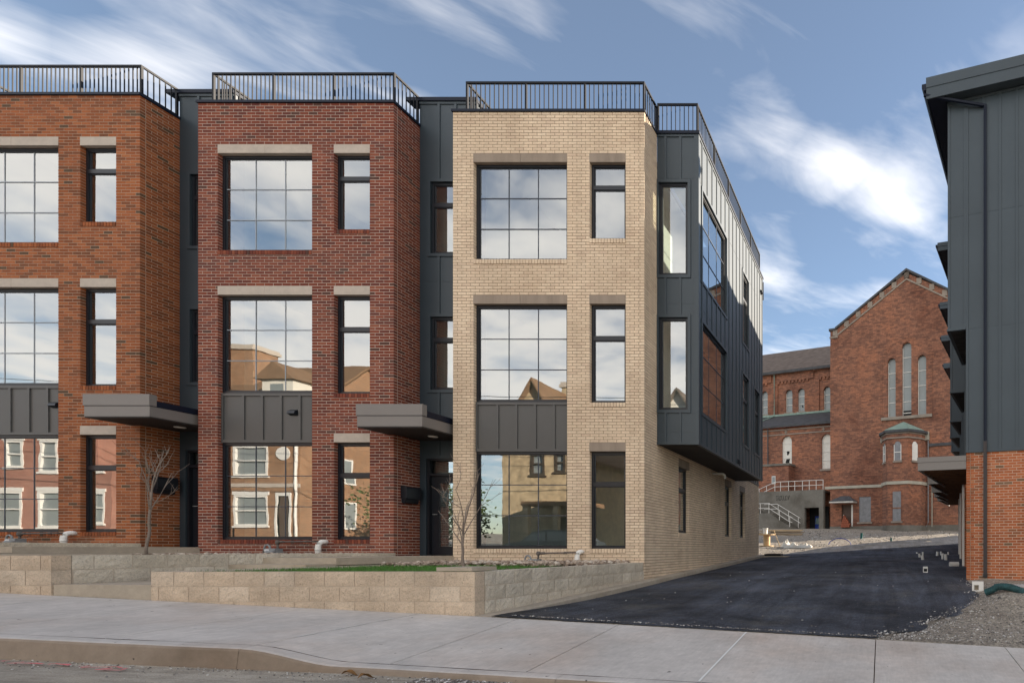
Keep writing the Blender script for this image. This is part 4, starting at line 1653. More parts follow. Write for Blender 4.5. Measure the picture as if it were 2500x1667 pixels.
for (lx, ly, la, nm) in ((-5.05, 5.27, .3, 'curled dry brown leaf in the gutter where the kerb drops'), (-4.83, 5.20, 1.2, 'smaller dry brown leaf in the gutter near another leaf')):
    mb = MB()
    z = z_street(lx) + .02
    for i in range(6):
        t0, t1 = i / 6, (i + 1) / 6
        w0, w1 = .035 * math.sin(math.pi * min(.97, t0 + .03)), .035 * math.sin(math.pi * min(.97, t1 + .03))
        P = lambda t, w: (lx + (t - .5) * .13 * math.cos(la) - w * math.sin(la), ly + (t - .5) * .13 * math.sin(la) + w * math.cos(la), z + .02 * math.sin(t * 5) + abs(w) * .6)
        mb.face([P(t0, -w0), P(t1, -w1), P(t1, 0), P(t0, 0)])
        mb.face([P(t0, 0), P(t1, 0), P(t1, w1), P(t0, w0)])
    tag(mb.build('leaf', 'leaf_litter'), nm, 'leaf', 'fallen leaves')

# ------------------------------------------------------------------ grey-sided row on the right of the alley
ROT_R = math.atan2(-.281, .96)
UDIR, VDIR = V((.96, -.281, 0)), V((.281, .96, 0))
P0 = V((2.10, 13.80, 0))


def grey_unit(label, org, zg, zbr, zj, zr0, zr1, first, depth=4.25, seed=30):
    root = thing('grey_sided_house', label, 'house', (org.x, org.y, 0), ROT_R, 'grey-sided houses along the alley')
    Mw = TM[root.name]
    Wu = 13.0 if first else 6.4  # nearest unit lengthened out of view to keep low sun off the sidewalk
    F = (V((0, 0, 0)), X_, -Y_)
    Fl = (V((0, depth, 0)), -Y_, -X_)
    # brick ground floor
    side_holes = [(depth - 2.35, depth - 1.05, zg - .2, zg + 2.35)]
    if first:
        bl = bricks_on(F, 0, Wu, zbr, zg - .5, [], corner='start')
        bl += bricks_on(Fl, 0, depth, zbr, zg - .5, side_holes, corner='end')
        lay_bricks(root, bl, 'brick_salmon', 300, True, Mw, seed=seed)
    else:
        bl = bricks_on(Fl, 0, depth, zbr, zg - .5, side_holes)
        lay_bricks(root, bl, 'brick_salmon', 0, True, Mw, seed=seed)
    mb = MB()
    panel(mb, F, .003, Wu, zg - .6, zbr - .002, [], -.003, -.2)
    panel(mb, Fl, .0, depth - .003, zg - .6, zbr - .002, side_holes, -.003, -.2)
    mb.build('wall', 'mortar_cream', root, True)
    # doorway beneath the canopy
    d = MB()
    h = side_holes[0]
    d.fbox(Fl, h[0], h[0] + .06, -.15, -.01, h[2], h[3]); d.fbox(Fl, h[1] - .06, h[1], -.15, -.01, h[2], h[3]); d.fbox(Fl, h[0] + .06, h[1] - .06, -.15, -.01, h[3] - .06, h[3])
    d.fbox(Fl, h[0] + .061, h[1] - .061, -.13, -.08, h[2], h[3] - .061)
    d.build('door', 'canopy_metal', root, True)
    # siding storeys with the overhanging upper left part
    u0 = .024
    jet = -.463
    siding(root, F, u0 - .03, Wu, zbr, zr0 + .02, [], step=.4, first=.024, mat='siding_row', local=True, n_out=.012, trims=False,
           seams=(zj + .02, zr0 - 2.85))
    siding(root, F, jet, u0 - .032, zj, zr0 + .02, [], step=.4, first=jet + .03, mat='siding_row', local=True, n_out=.012, trims=False, seams=(zr0 - 2.85,))
    Fj = (V((jet, depth * .62, 0)), -Y_, -X_)
    siding(root, Fj, 0, depth * .62 + .012, zj, zr0 + .02, [], step=.4, mat='siding_row', local=True, trims=False, n_out=.001)
    siding(root, Fl, 0, depth, zbr + .001, zr0 + .02, [], step=.4, mat='siding_row', local=True, trims=False, n_out=-.008)
    mb = MB(); mb.box(jet + .005, -.001, .0, depth * .62, zj + .02, zj + .06); sf = mb.build('soffit', 'soffit', root, True)
    for i in range(9):
        y = .02 + i * .28
        if y + .24 > depth * .62: break
        m = MB(); m.box(jet + .02, -.01, y, y + .24, zj + .003, zj + .019); m.build('slat', 'soffit', sf, True)
    mb = MB(); mb.box(jet + .003, -.003, depth * .62 - .05, depth * .62, zj, zr0); mb.build('return_wall', 'siding_row', root, True)
    mb = MB(); mb.box(.1, Wu, depth - .1, depth, zg - .5, zr0); mb.box(Wu - .1, Wu, .03, depth - .101, zg - .5, zr0); mb.build('rear_walls', 'siding_row', root, True)
    # roof slab, fascia, gutter
    ex = -.95 if first else -.84
    hh = zr1 - zr0
    gs = 1 if first else .6
    mb = MB(); mb.box(ex + .02, Wu + .3, -.28, depth + .1, zr0 + .06, zr1 - .02); rf = mb.build('roof', 'siding_row', root, True)
    mb = MB(); mb.box(ex, Wu + .3, -.312, -.282, zr0, zr0 + hh * .52); mb.build('fascia', 'siding_row', rf, True)
    mb = MB(); mb.box(ex - .004, Wu + .3, -.325, -.2815, zr0 + hh * .52 + .002, zr1); mb.build('fascia', 'siding_row', rf, True)
    mb = MB(); mb.box(ex, ex + .018, -.28, depth + .1, zr0, zr1 - .03); mb.build('fascia', 'siding_row', rf, True)
    mb = MB(); mb.box(ex + .02, -.47, -.27, depth + .09, zr0 + .03, zr0 + .055); mb.build('soffit', 'coping', rf, True)
    mb = MB(); mb.prism([(-.11 * gs, .10 * gs), (-.11 * gs, .0), (-.06 * gs, -.06 * gs), (-.004, -.06 * gs), (-.004, .10 * gs)], lambda a, b_, d_: V((ex + a, d_, zr0 + .26 * hh / .5 + b_)), -.33, depth + .12); mb.build('gutter', 'coping', rf, True, fix=True)
    # porch canopy
    zc0, zc1 = zbr - .395, zbr - .06
    cw = -1.235
    mb = MB(); mb.box(cw, -.006, .0, .045, zc0, zc1 - .13); cn = mb.build('canopy', 'canopy_metal', root, True)
    m = MB(); m.box(cw - .01, -.006, -.012, .046, zc1 - .128, zc1); m.build('fascia', 'canopy_metal', cn, True)
    m = MB(); m.box(cw, cw + .045, .047, depth * .9, zc0, zc1); m.build('fascia', 'canopy_metal', cn, True)
    m = MB(); m.box(cw + .046, -.007, .047, depth * .9, zc1 - .06, zc1 - .02); m.build('deck', 'porch_wood', cn, True)
    for i in range(10):
        y = .22 + i * .37
        if y > depth * .88: break
        m = MB(); m.box(cw + .046, -.008, y, y + .05, zc0 + .03, zc1 - .061); m.build('joist', 'porch_wood', cn, True)
    # downspout on the front, fed from the gutter
    if first:
        uq = .47
        m = MB()
        a = V((ex - .06, -.30, zr0 + .12)); b_ = V((uq, -.075, zr0 - .29)); c_ = V((uq, -.06, zr0 - .36))
        m.tube([a, b_ + V((-.06, 0, .02)), b_, c_, V((uq, -.06, zbr + .25))], .043, 6)
        ds = m.build('downspout', 'coping', root, True)
        m = MB(); m.box(uq - .042, uq + .042, -.095, -.02, zg + .12, zbr + .26); m.build('lower_pipe', 'pipe_brown', ds, True)
        m = MB(); m.box(uq - .05, uq + .05, -.105, -.015, zg + .10, zg + .19); m.build('shoe', 'frame', ds, True)
    else:
        m = MB(); m.box(-.12, -.04, .25, .33, zg + .05, zc0); m.build('downspout', 'white_plastic', root, True)
    return root


grey_unit('grey-sided house with a brick ground floor at the right edge, nearest the pavement', P0, -.79, 2.39, 5.45, 11.15, 11.67, True)
names_ = ['second grey-sided house along the alley, just behind the nearest one', 'third grey-sided house along the alley, in the middle of its row',
          'fourth grey-sided house along the alley, last but one before the church', 'fifth grey-sided house along the alley, farthest from the pavement']
for i, (dx, dy, dz) in enumerate(((.62, 4.45, .18), (1.15, 8.85, .35), (1.58, 12.35, .5), (2.12, 16.25, .65))):
    grey_unit(names_[i], P0 + V((dx, dy, 0)), -.79 + dz, 2.39 + dz, 5.1 + dz * .3, 9.76, 10.02, False, 4.3, 40 + i)

# ------------------------------------------------------------------ church at the end of the alley
ch = thing('brick_church', 'old red brick church with a tall gable at the end of the alley', 'church', (-3.19, 50, 0), math.atan2(-.335, .942))
FC = (V((0, 0, 0)), X_, -Y_)


def FV(v):
    return (V((0, v, 0)), X_, -Y_)


def arch_fill(mb, F, u0, u1, z1, n_out, n_in, n=10):
    """spandrels that turn a square-headed hole into a round arch"""
    o, u, nn = F
    r_ = (u1 - u0) / 2
    zc_ = z1 - r_
    P = lambda a, b_, c_: o + u * a + nn * b_ + V((0, 0, c_))
    cx_ = (u0 + u1) / 2
    for k in range(n):
        a0, a1 = math.pi * k / n, math.pi * (k + 1) / n
        x0, x1 = cx_ + r_ * math.cos(a0), cx_ + r_ * math.cos(a1)
        y0, y1 = zc_ + r_ * math.sin(a0), zc_ + r_ * math.sin(a1)
        mb.face([P(x1, n_out, y1), P(x0, n_out, y0), P(x0, n_out, z1), P(x1, n_out, z1)])
        mb.face([P(x1, n_in, y1), P(x0, n_in, y0), P(x0, n_out, y0), P(x1, n_out, y1)])


def arch_ring(F, u0, u1, z1, w, out, mat, parent, n=18, legs=0):
    o, u, nn = F
    r_ = (u1 - u0) / 2
    zc_ = z1 - r_
    cx_ = (u0 + u1) / 2
    P = lambda a, b_, c_: o + u * a + nn * b_ + V((0, 0, c_))
    mb = MB()
    for k in range(n):
        a0, a1 = math.pi * k / n + .006, math.pi * (k + 1) / n - .006
        p = []
        for dn in (0.001, out):
            for a in (a0, a1):
                for q in (r_, r_ + w):
                    p.append(P(cx_ + q * math.cos(a), dn, zc_ + q * math.sin(a)))
        # front, inner, outer faces
        mb.face([p[5], p[7], p[6], p[4]])
        mb.face([p[1], p[3], p[7], p[5]])
        mb.face([p[4], p[6], p[2], p[0]])
    mb.build('arch', mat, parent, True)


def arch_window(F, u0, u1, z0, z1, parent, bars, rec=.25, mat='glass_old', sill=True, broken=None):
    o, u, nn = F
    P = lambda a, b_, c_: o + u * a + nn * b_ + V((0, 0, c_))
    mb = MB()
    mb.fbox(F, u0, u0 + .05, -rec, -rec + .06, z0, z1 - (u1 - u0) / 2)
    mb.fbox(F, u1 - .05, u1, -rec, -rec + .06, z0, z1 - (u1 - u0) / 2)
    for i in range(1, bars):
        z = z0 + (z1 - z0) * i / bars
        mb.fbox(F, u0 + .05, u1 - .05, -rec + .005, -rec + .04, z - .025, z + .025)
    w = mb.build('window', 'white_paint', parent, True)
    m = MB()
    m.face([P(u0, -rec, z0), P(u1, -rec, z0), P(u1, -rec, z1), P(u0, -rec, z1)])
    m.build('pane', mat, w, True)
    if broken:
        for (bx, bz, br) in broken:
            m = MB()
            k = 9
            rr = random.Random(int(bx * 91 + bz * 7))
            m.face([P(bx + br * rr.uniform(.5, 1.1) * math.cos(2 * math.pi * i / k), -rec + .004, bz + br * 1.3 * rr.uniform(.5, 1.1) * math.sin(2 * math.pi * i / k)) for i in range(k)])
            m.build('broken_hole', 'fill_dark', w, True)
    if sill:
        m = MB(); m.fbox(F, u0 - .15, u1 + .15, -rec, .08, z0 - .18, z0 - .002); m.build('sill', 'church_stone', w, True)
    return w


# transept gable
TL, TR, TA = -1.6, 12.92, 5.66
ZB, ZE, ZA = 1.0, 19.75, 23.9
lan = [(5.25, 6.09, 11.54, 17.93), (3.92, 4.66, 11.54, 16.7), (6.65, 7.41, 11.54, 16.66)]
dhole = (-.48, .63, 1.9, 4.02)
b1h, b2h = (1.21, 2.35, 2.42, 4.67), (4.8, 5.57, 2.34, 4.82)
mb = MB()
panel(mb, FC, TL, TR, ZB, ZE, lan + [dhole, b1h], 0, -.6)
for h in lan:
    arch_fill(mb, FC, h[0], h[1], h[3], 0, -.4)
gw = mb.build('gable_wall', 'church_brick', ch, True)
mb = MB()
mb.prism([(TL, ZE + .001), (TR, ZE + .001), (TA, ZA)], lambda a, b_, d: V((a, d, b_)), 0, .6)
mb.build('gable', 'church_brick', ch, True, fix=True)
mb = MB()     # transept body and roof
mb.box(TL, TL + .5, .601, 11, ZB, ZE); mb.box(TR - .5, TR, .601, 11, ZB, ZE)
mb.build('transept_walls', 'church_brick', ch, True)
mb = MB()
for s in (-1, 1):
    xe = TL if s < 0 else TR
    mb.hexa([(xe, .62, ZE - .2), (TA, .62, ZA - .2), (TA, 14, ZA - .2), (xe, 14, ZE - .2), (xe, .62, ZE), (TA, .62, ZA), (TA, 14, ZA), (xe, 14, ZE)])
mb.build('roof', 'slate', ch, True, fix=True)
# stone coping and banded frieze on the rakes
mb = MB()
for (x0, z0, x1, z1) in ((TL + .5, ZE + .1, TA, ZA + .18), (TR - .5, ZE + .1, TA, ZA + .18)):
    mb.hexa([(x0, -.14, z0), (x1, -.14, z1), (x1, .66, z1), (x0, .66, z0), (x0, -.14, z0 + .2), (x1, -.14, z1 + .2), (x1, .66, z1 + .2), (x0, .66, z0 + .2)])
mb.box(TL - .1, TL + .52, -.13, .66, ZE + .05, ZE + .25)
mb.build('gable_coping', 'slate', ch, True, fix=True)
slope = (ZA - ZE) / (TA - TL - .0)
L_r = math.hypot(TA - TL, ZA - ZE)
for s in (-1, 1):
    xe = TL + .5 if s < 0 else TR - .5
    sl_ = (ZA - ZE - .1) / abs(TA - xe)
    mb = MB()
    zo0, zo1 = ZE - .58, ZA - .60
    mb.hexa([(xe, -.06, zo0), (TA, -.06, zo1), (TA, .0, zo1), (xe, .0, zo0), (xe, -.06, zo0 + .16), (TA, -.06, zo1 + .16), (TA, .0, zo1 + .16), (xe, .0, zo0 + .16)])
    mb.build('stone_band', 'church_stone', ch, True, fix=True)
    for k in range(7):
        t = k / 6.0
        x = xe + (TA - xe) * t
        z = zo0 + (zo1 - zo0) * t
        mb = MB()
        w = .22
        mb.hexa([(x - w, -.07, z + .161 - sl_ * w * -s * 0), (x + w, -.07, z + .161), (x + w, .0, z + .161), (x - w, .0, z + .161), (x - w, -.07, z + .66), (x + w, -.07, z + .66), (x + w, .0, z + .66), (x - w, .0, z + .66)])
        mb.build('stone_block', 'church_stone', ch, True, fix=True)
mb = MB(); mb.box(TL - .05, TL + .75, -.065, -.001, ZE - .62, ZE - .46); mb.build('stone_band', 'church_stone', ch, True)
for h, nb_, br in zip(lan, (5, 4, 4), ([(5.67, 11.75, .22)], None, [(7.25, 12.9, .07)])):
    arch_window(FC, h[0], h[1], h[2], h[3], ch, nb_, sill=False, broken=None if br is None or br[0][2] < .1 else None)
    arch_ring(FC, h[0], h[1], h[3], .24, .03, 'church_brick', ch)
mb = MB(); mb.fbox(FC, 5.28, 6.06, -.246, -.235, 11.62, 12.05); mb.build('open_vent', 'fill_dark', ch, True)
mb = MB(); mb.fbox(FC, 5.28, 6.06, -.234, -.2, 11.80, 11.87); mb.build('vent_bar', 'white_paint', ch, True)
arch_ring(FC, 3.62, 7.64, 18.2, .33, .02, 'church_brick', ch, 30)
mb = MB(); mb.fbox(FC, 3.35, 7.95, 0.001, .14, 11.28, 11.53); mb.build('sill', 'church_stone', ch, True)
for x in (3.36, 7.93):
    mb = MB(); mb.fbox(FC, x - .05, x + .05, .001, .03, 10.9, 16.6); mb.build('pilaster_strip', 'church_brick', ch, True)
for z_, nm in ((5.45, 'string_course'), ):
    mb = MB(); mb.fbox(FC, TL - .5, 3.5, .001, .12, z_, z_ + .24); mb.build(nm, 'stucco_stone', ch, True)
    mb = MB(); mb.fbox(FC, 7.6, TR, .001, .12, 8.75, 9.0); mb.build(nm, 'slate', ch, True)
mb = MB(); mb.fbox(FC, TL, TR, .001, .10, ZB, 2.05); mb.build('plinth', 'concrete_old', ch, True)
# door with hood, boarded windows
mb = MB(); mb.fbox(FC, dhole[0], .42, -.20, -.15, 1.95, 4.0); dd = mb.build('door', 'door_brown', ch, True)
mb = MB(); mb.fbox(FC, .45, .62, -.2, -.05, 1.95, 4.0); mb.build('door_frame', 'white_paint', ch, True)
mb = MB(); mb.fbox(FC, -.36, -.30, -.15, -.10, 2.75, 3.1); mb.build('handle', 'white_paint', dd, True)
mb = MB()
mb.hexa([(-1.25, -1.0, 4.12), (1.05, -1.0, 4.12), (1.05, 0, 4.12), (-1.25, 0, 4.12), (-1.25, -1.0, 4.24), (1.05, -1.0, 4.24), (1.05, 0, 4.24), (-1.25, 0, 4.24)])
hd = mb.build('door_hood', 'white_paint', ch, True)
mb = MB(); mb.hexa([(-1.3, -1.05, 4.241), (1.1, -1.05, 4.241), (1.1, 0, 4.241), (-1.3, 0, 4.241), (-.45, -.25, 4.76), (.3, -.25, 4.76), (.3, 0, 4.76), (-.45, 0, 4.76)]); mb.build('hood_roof', 'slate', hd, True)
mb = MB(); mb.fbox(FC, b1h[0], b1h[1], -.12, -.06, b1h[2], b1h[3]); mb.build('boarded_window', 'plywood_grey', ch, True)
mb = MB(); mb.fbox(FC, b1h[0] - .15, b1h[1] + .15, -.12, .09, b1h[2] - .16, b1h[2] - .002); mb.build('sill', 'church_stone', ch, True)
# apse: half octagon with copper roof
AP = [(3.62, .0), (3.75, -.9), (4.55, -1.9), (6.35, -1.9), (7.2, -.9), (7.42, .0)]
ap = thing('tmp', None, None)
bpy.data.objects.remove(ap)
mb = MB()
mb.prism([(a, b_) for a, b_ in AP], lambda a, b_, d: V((a, b_, d)), 1.0, 9.3)
aps = mb.build('apse', 'church_brick', ch, True, fix=True)


def ring(zs, out, mat, nm):
    mb = MB()
    c0 = V((5.5, -.2, 0))
    P1 = [V((a, b_, 0)) for a, b_ in AP]
    P2 = [p + (p - c0).normalized() * out for p in P1]
    for i in range(len(AP) - 1):
        a, b_ = P2[i], P2[i + 1]
        c_, d = P1[i + 1], P1[i]
        mb.hexa([(a.x, a.y, zs[0]), (b_.x, b_.y, zs[0]), (c_.x, c_.y, zs[0]), (d.x, d.y, zs[0]), (a.x, a.y, zs[1]), (b_.x, b_.y, zs[1]), (c_.x, c_.y, zs[1]), (d.x, d.y, zs[1])])
    mb.build(nm, mat, aps, True, fix=True)


ring((9.25, 9.36), .10, 'church_stone', 'stone_band'); ring((9.62, 9.74), .12, 'church_stone', 'stone_band'); ring((9.361, 9.619), .05, 'church_brick', 'frieze'); ring((5.42, 5.68), .12, 'stucco_stone', 'string_course'); ring((9.741, 9.95), .30, 'slate', 'eave')
ring((1.0, 2.0), .09, 'concrete_old', 'plinth')
mb = MB()
tip = V((5.5, -.35, 10.95))
c0 = V((5.5, -.2, 0))
O_ = [V((a, b_, 9.951)) + (V((a, b_, 0)) - c0).normalized() * .3 for a, b_ in AP]
for i in range(len(O_) - 1):
    mb.face([O_[i], O_[i + 1], tip])
    mb.tube([O_[i], tip], .025, 5)
mb.face([O_[-1], V((7.4, 0, 9.951)), V((5.5, 0, 10.95)), tip])
mb.build('apse_roof', 'copper_green', aps, True)


def apse_win(i, f0, f1, z0, z1, mat, nm, arched=True, broken=None):
    a, b_ = V((*AP[i], 0)), V((*AP[i + 1], 0))
    u = (b_ - a).normalized()
    n = V((u.y, -u.x, 0))
    L = (b_ - a).length
    F = (a, u, n)
    P = lambda p, q, r_: a + u * p + n * q + V((0, 0, r_))
    u0, u1 = L * f0, L * f1
    rr_ = (u1 - u0) / 2
    m = MB()
    pts = [P(u0, .012, z0), P(u1, .012, z0)]
    if arched:
        pts += [P((u0 + u1) / 2 + rr_ * math.cos(t * math.pi / 8), .012, z1 - rr_ + rr_ * math.sin(t * math.pi / 8)) for t in range(9)]
    else:
        pts += [P(u1, .012, z1), P(u0, .012, z1)]
    m.face(pts)
    w = m.build('pane', mat, aps, True)
    m = MB(); m.fbox(F, u0 - .05, u0, .002, .06, z0, z1 - (rr_ if arched else 0)); m.fbox(F, u1, u1 + .05, .002, .06, z0, z1 - (rr_ if arched else 0)); m.fbox(F, u0, u1, .014, .04, z0 + (z1 - z0) * .42, z0 + (z1 - z0) * .46)
    m.build('window_frame', 'white_paint' if arched else 'church_brick', w, True)
    m = MB(); m.fbox(F, u0 - .12, u1 + .12, .002, .12, z0 - .16, z0); m.build('sill', 'church_stone', w, True)
    if arched:
        arch_ring(F, u0 - .05, u1 + .05, z1 + .05, .16, .03, 'church_brick', w, 12)
    return w


apse_win(2, .36, .66, 7.4, 9.0, 'plywood_grey', 'w')
apse_win(1, .30, .62, 7.4, 9.0, 'glass_old', 'w')
apse_win(3, .36, .68, 7.4, 9.0, 'white_paint', 'w')
apse_win(2, .26, .68, 2.35, 4.82, 'plywood_grey', 'w', False)
# kneeler stones and downpipes beside the apse
for x in (3.5, 7.55):
    mb = MB(); mb.fbox(FC, x - .15, x + .15, .001, .28, 9.3, 10.0); mb.build('kneeler', 'stucco_stone', ch, True)
mb = MB(); mb.tube([(7.62, -.12, 9.4), (7.62, -.12, 2.3), (7.5, -.3, 1.9)], .05, 8); mb.build('downpipe', 'plywood_grey', ch, True)
mb = MB(); mb.tube([(7.95, -.1, 5.6), (7.95, -.1, 1.9)], .05, 8); mb.build('downpipe', 'stucco_stone', ch, True)
# nave: clerestory, aisle, roofs
cw = [(-9.28, -8.5, 14.3, 16.7), (-7.83, -7.08, 14.3, 16.7), (-4.88, -4.15, 14.2, 16.6), (-12.2, -11.45, 14.3, 16.8), (-14.9, -14.15, 14.3, 16.8), (-17.9, -17.1, 14.3, 16.8)]
mb = MB()
panel(mb, FV(5.5), -28, TL, 12, 18.4, cw, 0, -.5)
for h in cw: arch_fill(mb, FV(5.5), h[0], h[1], h[3], 0, -.4)
mb.build('clerestory_wall', 'church_brick', ch, True)
for i, h in enumerate(cw):
    arch_window(FV(5.5), *h, ch, 3, rec=.2, broken=[(-7.4, 14.85, .12)] if i == 1 else None)
    arch_ring(FV(5.5), h[0], h[1], h[3], .2, .03, 'church_brick', ch, 14)
for (a, b_) in ((-10.2, -6.0), (-5.35, -2), (-15.5, -11.0)):     # corbel tables over recessed bays
    n = int((b_ - a) / .42)
    for i in range(n):
        mb = MB(); x = a + i * .42
        mb.fbox(FV(5.5), x, x + .22, .001, .12, 17.35, 17.6); mb.build('corbel', 'church_brick', ch, True)
    mb = MB(); mb.fbox(FV(5.5), a - .1, b_, .001, .12, 17.6, 18.4); mb.fbox(FV(5.5), a - .12, a - .001, .001, .12, 14.0, 17.599); mb.build('wall_strip', 'church_brick', ch, True)
mb = MB(); mb.hexa([(-28, 5.1, 18.4), (TL, 5.1, 18.4), (TL, 11, 22.7), (-28, 11, 22.7), (-28, 5.1, 18.6), (TL, 5.1, 18.6), (TL, 11, 22.9), (-28, 11, 22.9)])
mb.hexa([(-28, 11, 22.7), (TL, 11, 22.7), (TL, 17, 18.4), (-28, 17, 18.4), (-28, 11, 22.9), (TL, 11, 22.9), (TL, 17, 18.6), (-28, 17, 18.6)])
mb.build('nave_roof', 'shingle', ch, True, fix=True)
mb = MB(); mb.box(-28, TL - .01, 4.98, 5.12, 18.35, 18.62); mb.build('gutter', 'slate', ch, True)
mb = MB(); mb.tube([(-10.55, 5.3, 18.4), (-10.55, 5.3, 14.0), (-11.6, 2.2, 12.4)], .06, 8); mb.build('downpipe', 'copper_green', ch, True)
aw = [(-7.45, -6.37, 8.1, 10.96), (-3.2, -2.2, 7.56, 10.85), (-12.6, -11.5, 8.1, 10.96), (-17, -15.9, 8.1, 10.96)]
mb = MB()
panel(mb, FV(1.5), -28, TL, 1.0, 11.75, aw, 0, -.5)
for h in aw: arch_fill(mb, FV(1.5), h[0], h[1], h[3], 0, -.4)
mb.build('aisle_wall', 'church_brick', ch, True)
for i, h in enumerate(aw):
    arch_window(FV(1.5), *h, ch, 4, rec=.2, mat='sheet_white' if i < 2 else 'glass_old', broken=[(-6.9, 9.35, .2), (-6.9, 8.5, .3)] if i == 0 else None)
    arch_ring(FV(1.5), h[0], h[1], h[3], .2, .03, 'church_brick', ch, 14)
for z0, z1 in ((11.05, 11.15), (11.5, 11.6)):
    mb = MB(); mb.fbox(FV(1.5), -28, TL, .001, .06, z0, z1); mb.build('stone_band', 'church_stone', ch, True)
for x in (-3.0, -7.0, -11.0):
    mb = MB(); mb.fbox(FV(1.5), x - .05, x + .05, .001, .05, 11.17, 11.49); mb.fbox(FV(1.5), x - .16, x + .16, .001, .052, 11.29, 11.38); mb.build('cross', 'church_stone', ch, True)
mb = MB(); mb.hexa([(-28, 1.15, 11.75), (TL, 1.15, 11.75), (TL, 5.5, 13.8), (-28, 5.5, 13.8), (-28, 1.15, 11.95), (TL, 1.15, 11.95), (TL, 5.5, 14.0), (-28, 5.5, 14.0)]); mb.build('aisle_roof', 'slate', ch, True, fix=True)
mb = MB(); mb.box(-28, TL - .01, 5.3, 5.5, 13.95, 14.15); mb.build('flashing', 'copper_green', ch, True)
mb = MB(); mb.tube([(-8.9, 1.3, 11.7), (-8.9, 1.35, 5.0)], .06, 8); mb.build('downpipe', 'slate', ch, True)
mb = MB(); mb.box(-9.05, -6.05, .3, 1.5, 4.5, 7.9); ab = mb.build('annex', 'church_brick', ch, True)
mb = MB(); mb.box(-9.15, -5.95, .2, 1.5, 7.901, 8.1); mb.build('annex_roof', 'concrete_old', ab, True)
mb = MB(); mb.box(-7.85, -7.45, .27, .31, 6.2, 6.95); mb.build('window', 'white_paint', ab, True)
mb = MB(); mb.box(-7.8, -7.5, .26, .269, 6.28, 6.87); mb.build('pane', 'glass_old', ab, True)

# concrete area wall with a basement doorway, steps and white railings left of the gable
cwl = thing('concrete_area_wall', 'stained concrete wall with a dark doorway left of the church gable', 'wall', (-3.19, 50, 0), math.atan2(-.335, .942))
mb = MB()
dw = (-4.04, -2.57, 1.0, 3.8)
panel(mb, (V((0, -.35, 0)), X_, -Y_), -14, -2.12, .8, 5.42, [dw], 0, -.35)
mb.build('wall', 'concrete_old', cwl, True)
mb = MB(); mb.box(-4.3, -2.3, 1.2, 1.25, 1.2, 4.0); mb.build('door', 'fill_dark', cwl, True)
mb = MB(); mb.box(-3.7, -2.72, 1.15, 1.19, 1.8, 3.1); mb.build('panel', 'blue_hose', cwl, True)
mb = MB(); mb.box(-14, -2.12, -.02, 1.49, 5.25, 5.4); mb.build('landing', 'concrete_old', cwl, True)


def scribble(mb, x0, x1, z0, z1, y, n, seed, r=.018):
    rr = random.Random(seed)
    for k in range(n):
        a = x0 + (x1 - x0) * k / n
        w = (x1 - x0) / n
        pts = []
        ph = rr.uniform(0, 6)
        for i in range(14):
            t = i / 13
            pts.append((a + w * (.5 + .48 * math.sin(ph + 5.2 * t)), y, (z0 + z1) / 2 + (z1 - z0) / 2 * math.cos(ph * .7 + 6.1 * t)))
        for p, q in zip(pts, pts[1:]):
            d = V((q[0] - p[0], 0, q[2] - p[2]))
            if d.length < 1e-4: continue
            s = V((-d.z, 0, d.x)).normalized() * r
            mb.face([(p[0] - s.x, y, p[2] - s.z), (q[0] - s.x, y, q[2] - s.z), (q[0] + s.x, y, q[2] + s.z), (p[0] + s.x, y, p[2] + s.z)])


mb = MB(); scribble(mb, -7.0, -5.6, 4.55, 5.0, -.355, 7, 4); mb.build('graffiti', 'fill_dark', cwl, True)
mb = MB(); scribble(mb, -3.66, -2.76, 2.35, 2.95, 1.146, 6, 6, .03); scribble(mb, -3.3, -2.8, 1.95, 2.3, 1.146, 3, 8, .03); mb.build('graffiti', 'copper_green', cwl, True)
st = thing('church_steps', 'worn concrete steps with white tube railings climbing beside the church', 'steps', (-3.19, 50, 0), math.atan2(-.335, .942))
mb = MB()
mb.prism([(-4.75, 1.2), (-4.75, 1.95), (-7.0, 3.3), (-8.2, 3.3), (-10.2, 4.5), (-10.2, 1.2)], lambda a, b_, d: V((a, d, b_)), -1.75, -1.55)
mb.build('side_wall', 'concrete_old', st, True, fix=True)
for i in range(9):
    mb = MB(); z = 3.3 - i * .155; mb.box(-7.0 + i * .25, -7.0 + (i + 1) * .25 + .02, -1.54, -.36, z - .5, z); mb.build('step', 'concrete_old', st, True)
mb = MB(); mb.box(-8.2, -7.0, -1.54, -.36, 3.0, 3.3); mb.build('landing', 'concrete_old', st, True)
for i in range(7):
    mb = MB(); z = 3.3 + (i + 1) * .16; mb.box(-8.2 - (i + 1) * .27, -8.2 - i * .27 + .02, -1.54, -.36, z - .5, z); mb.build('step', 'concrete_old', st, True)


def tube_rail(line, y, posts, hs=(.45, .9), mats='white_paint'):
    mb = MB()
    for h in hs:
        mb.tube([(x, y, z + h) for x, z in line], .028, 6)
    r_ = mb.build('railing', mats, st, True)
    for (x, z) in posts:
        m = MB(); m.tube([(x, y, z - .05), (x, y, z + hs[-1])], .028, 6); m.build('post', mats, r_, True)


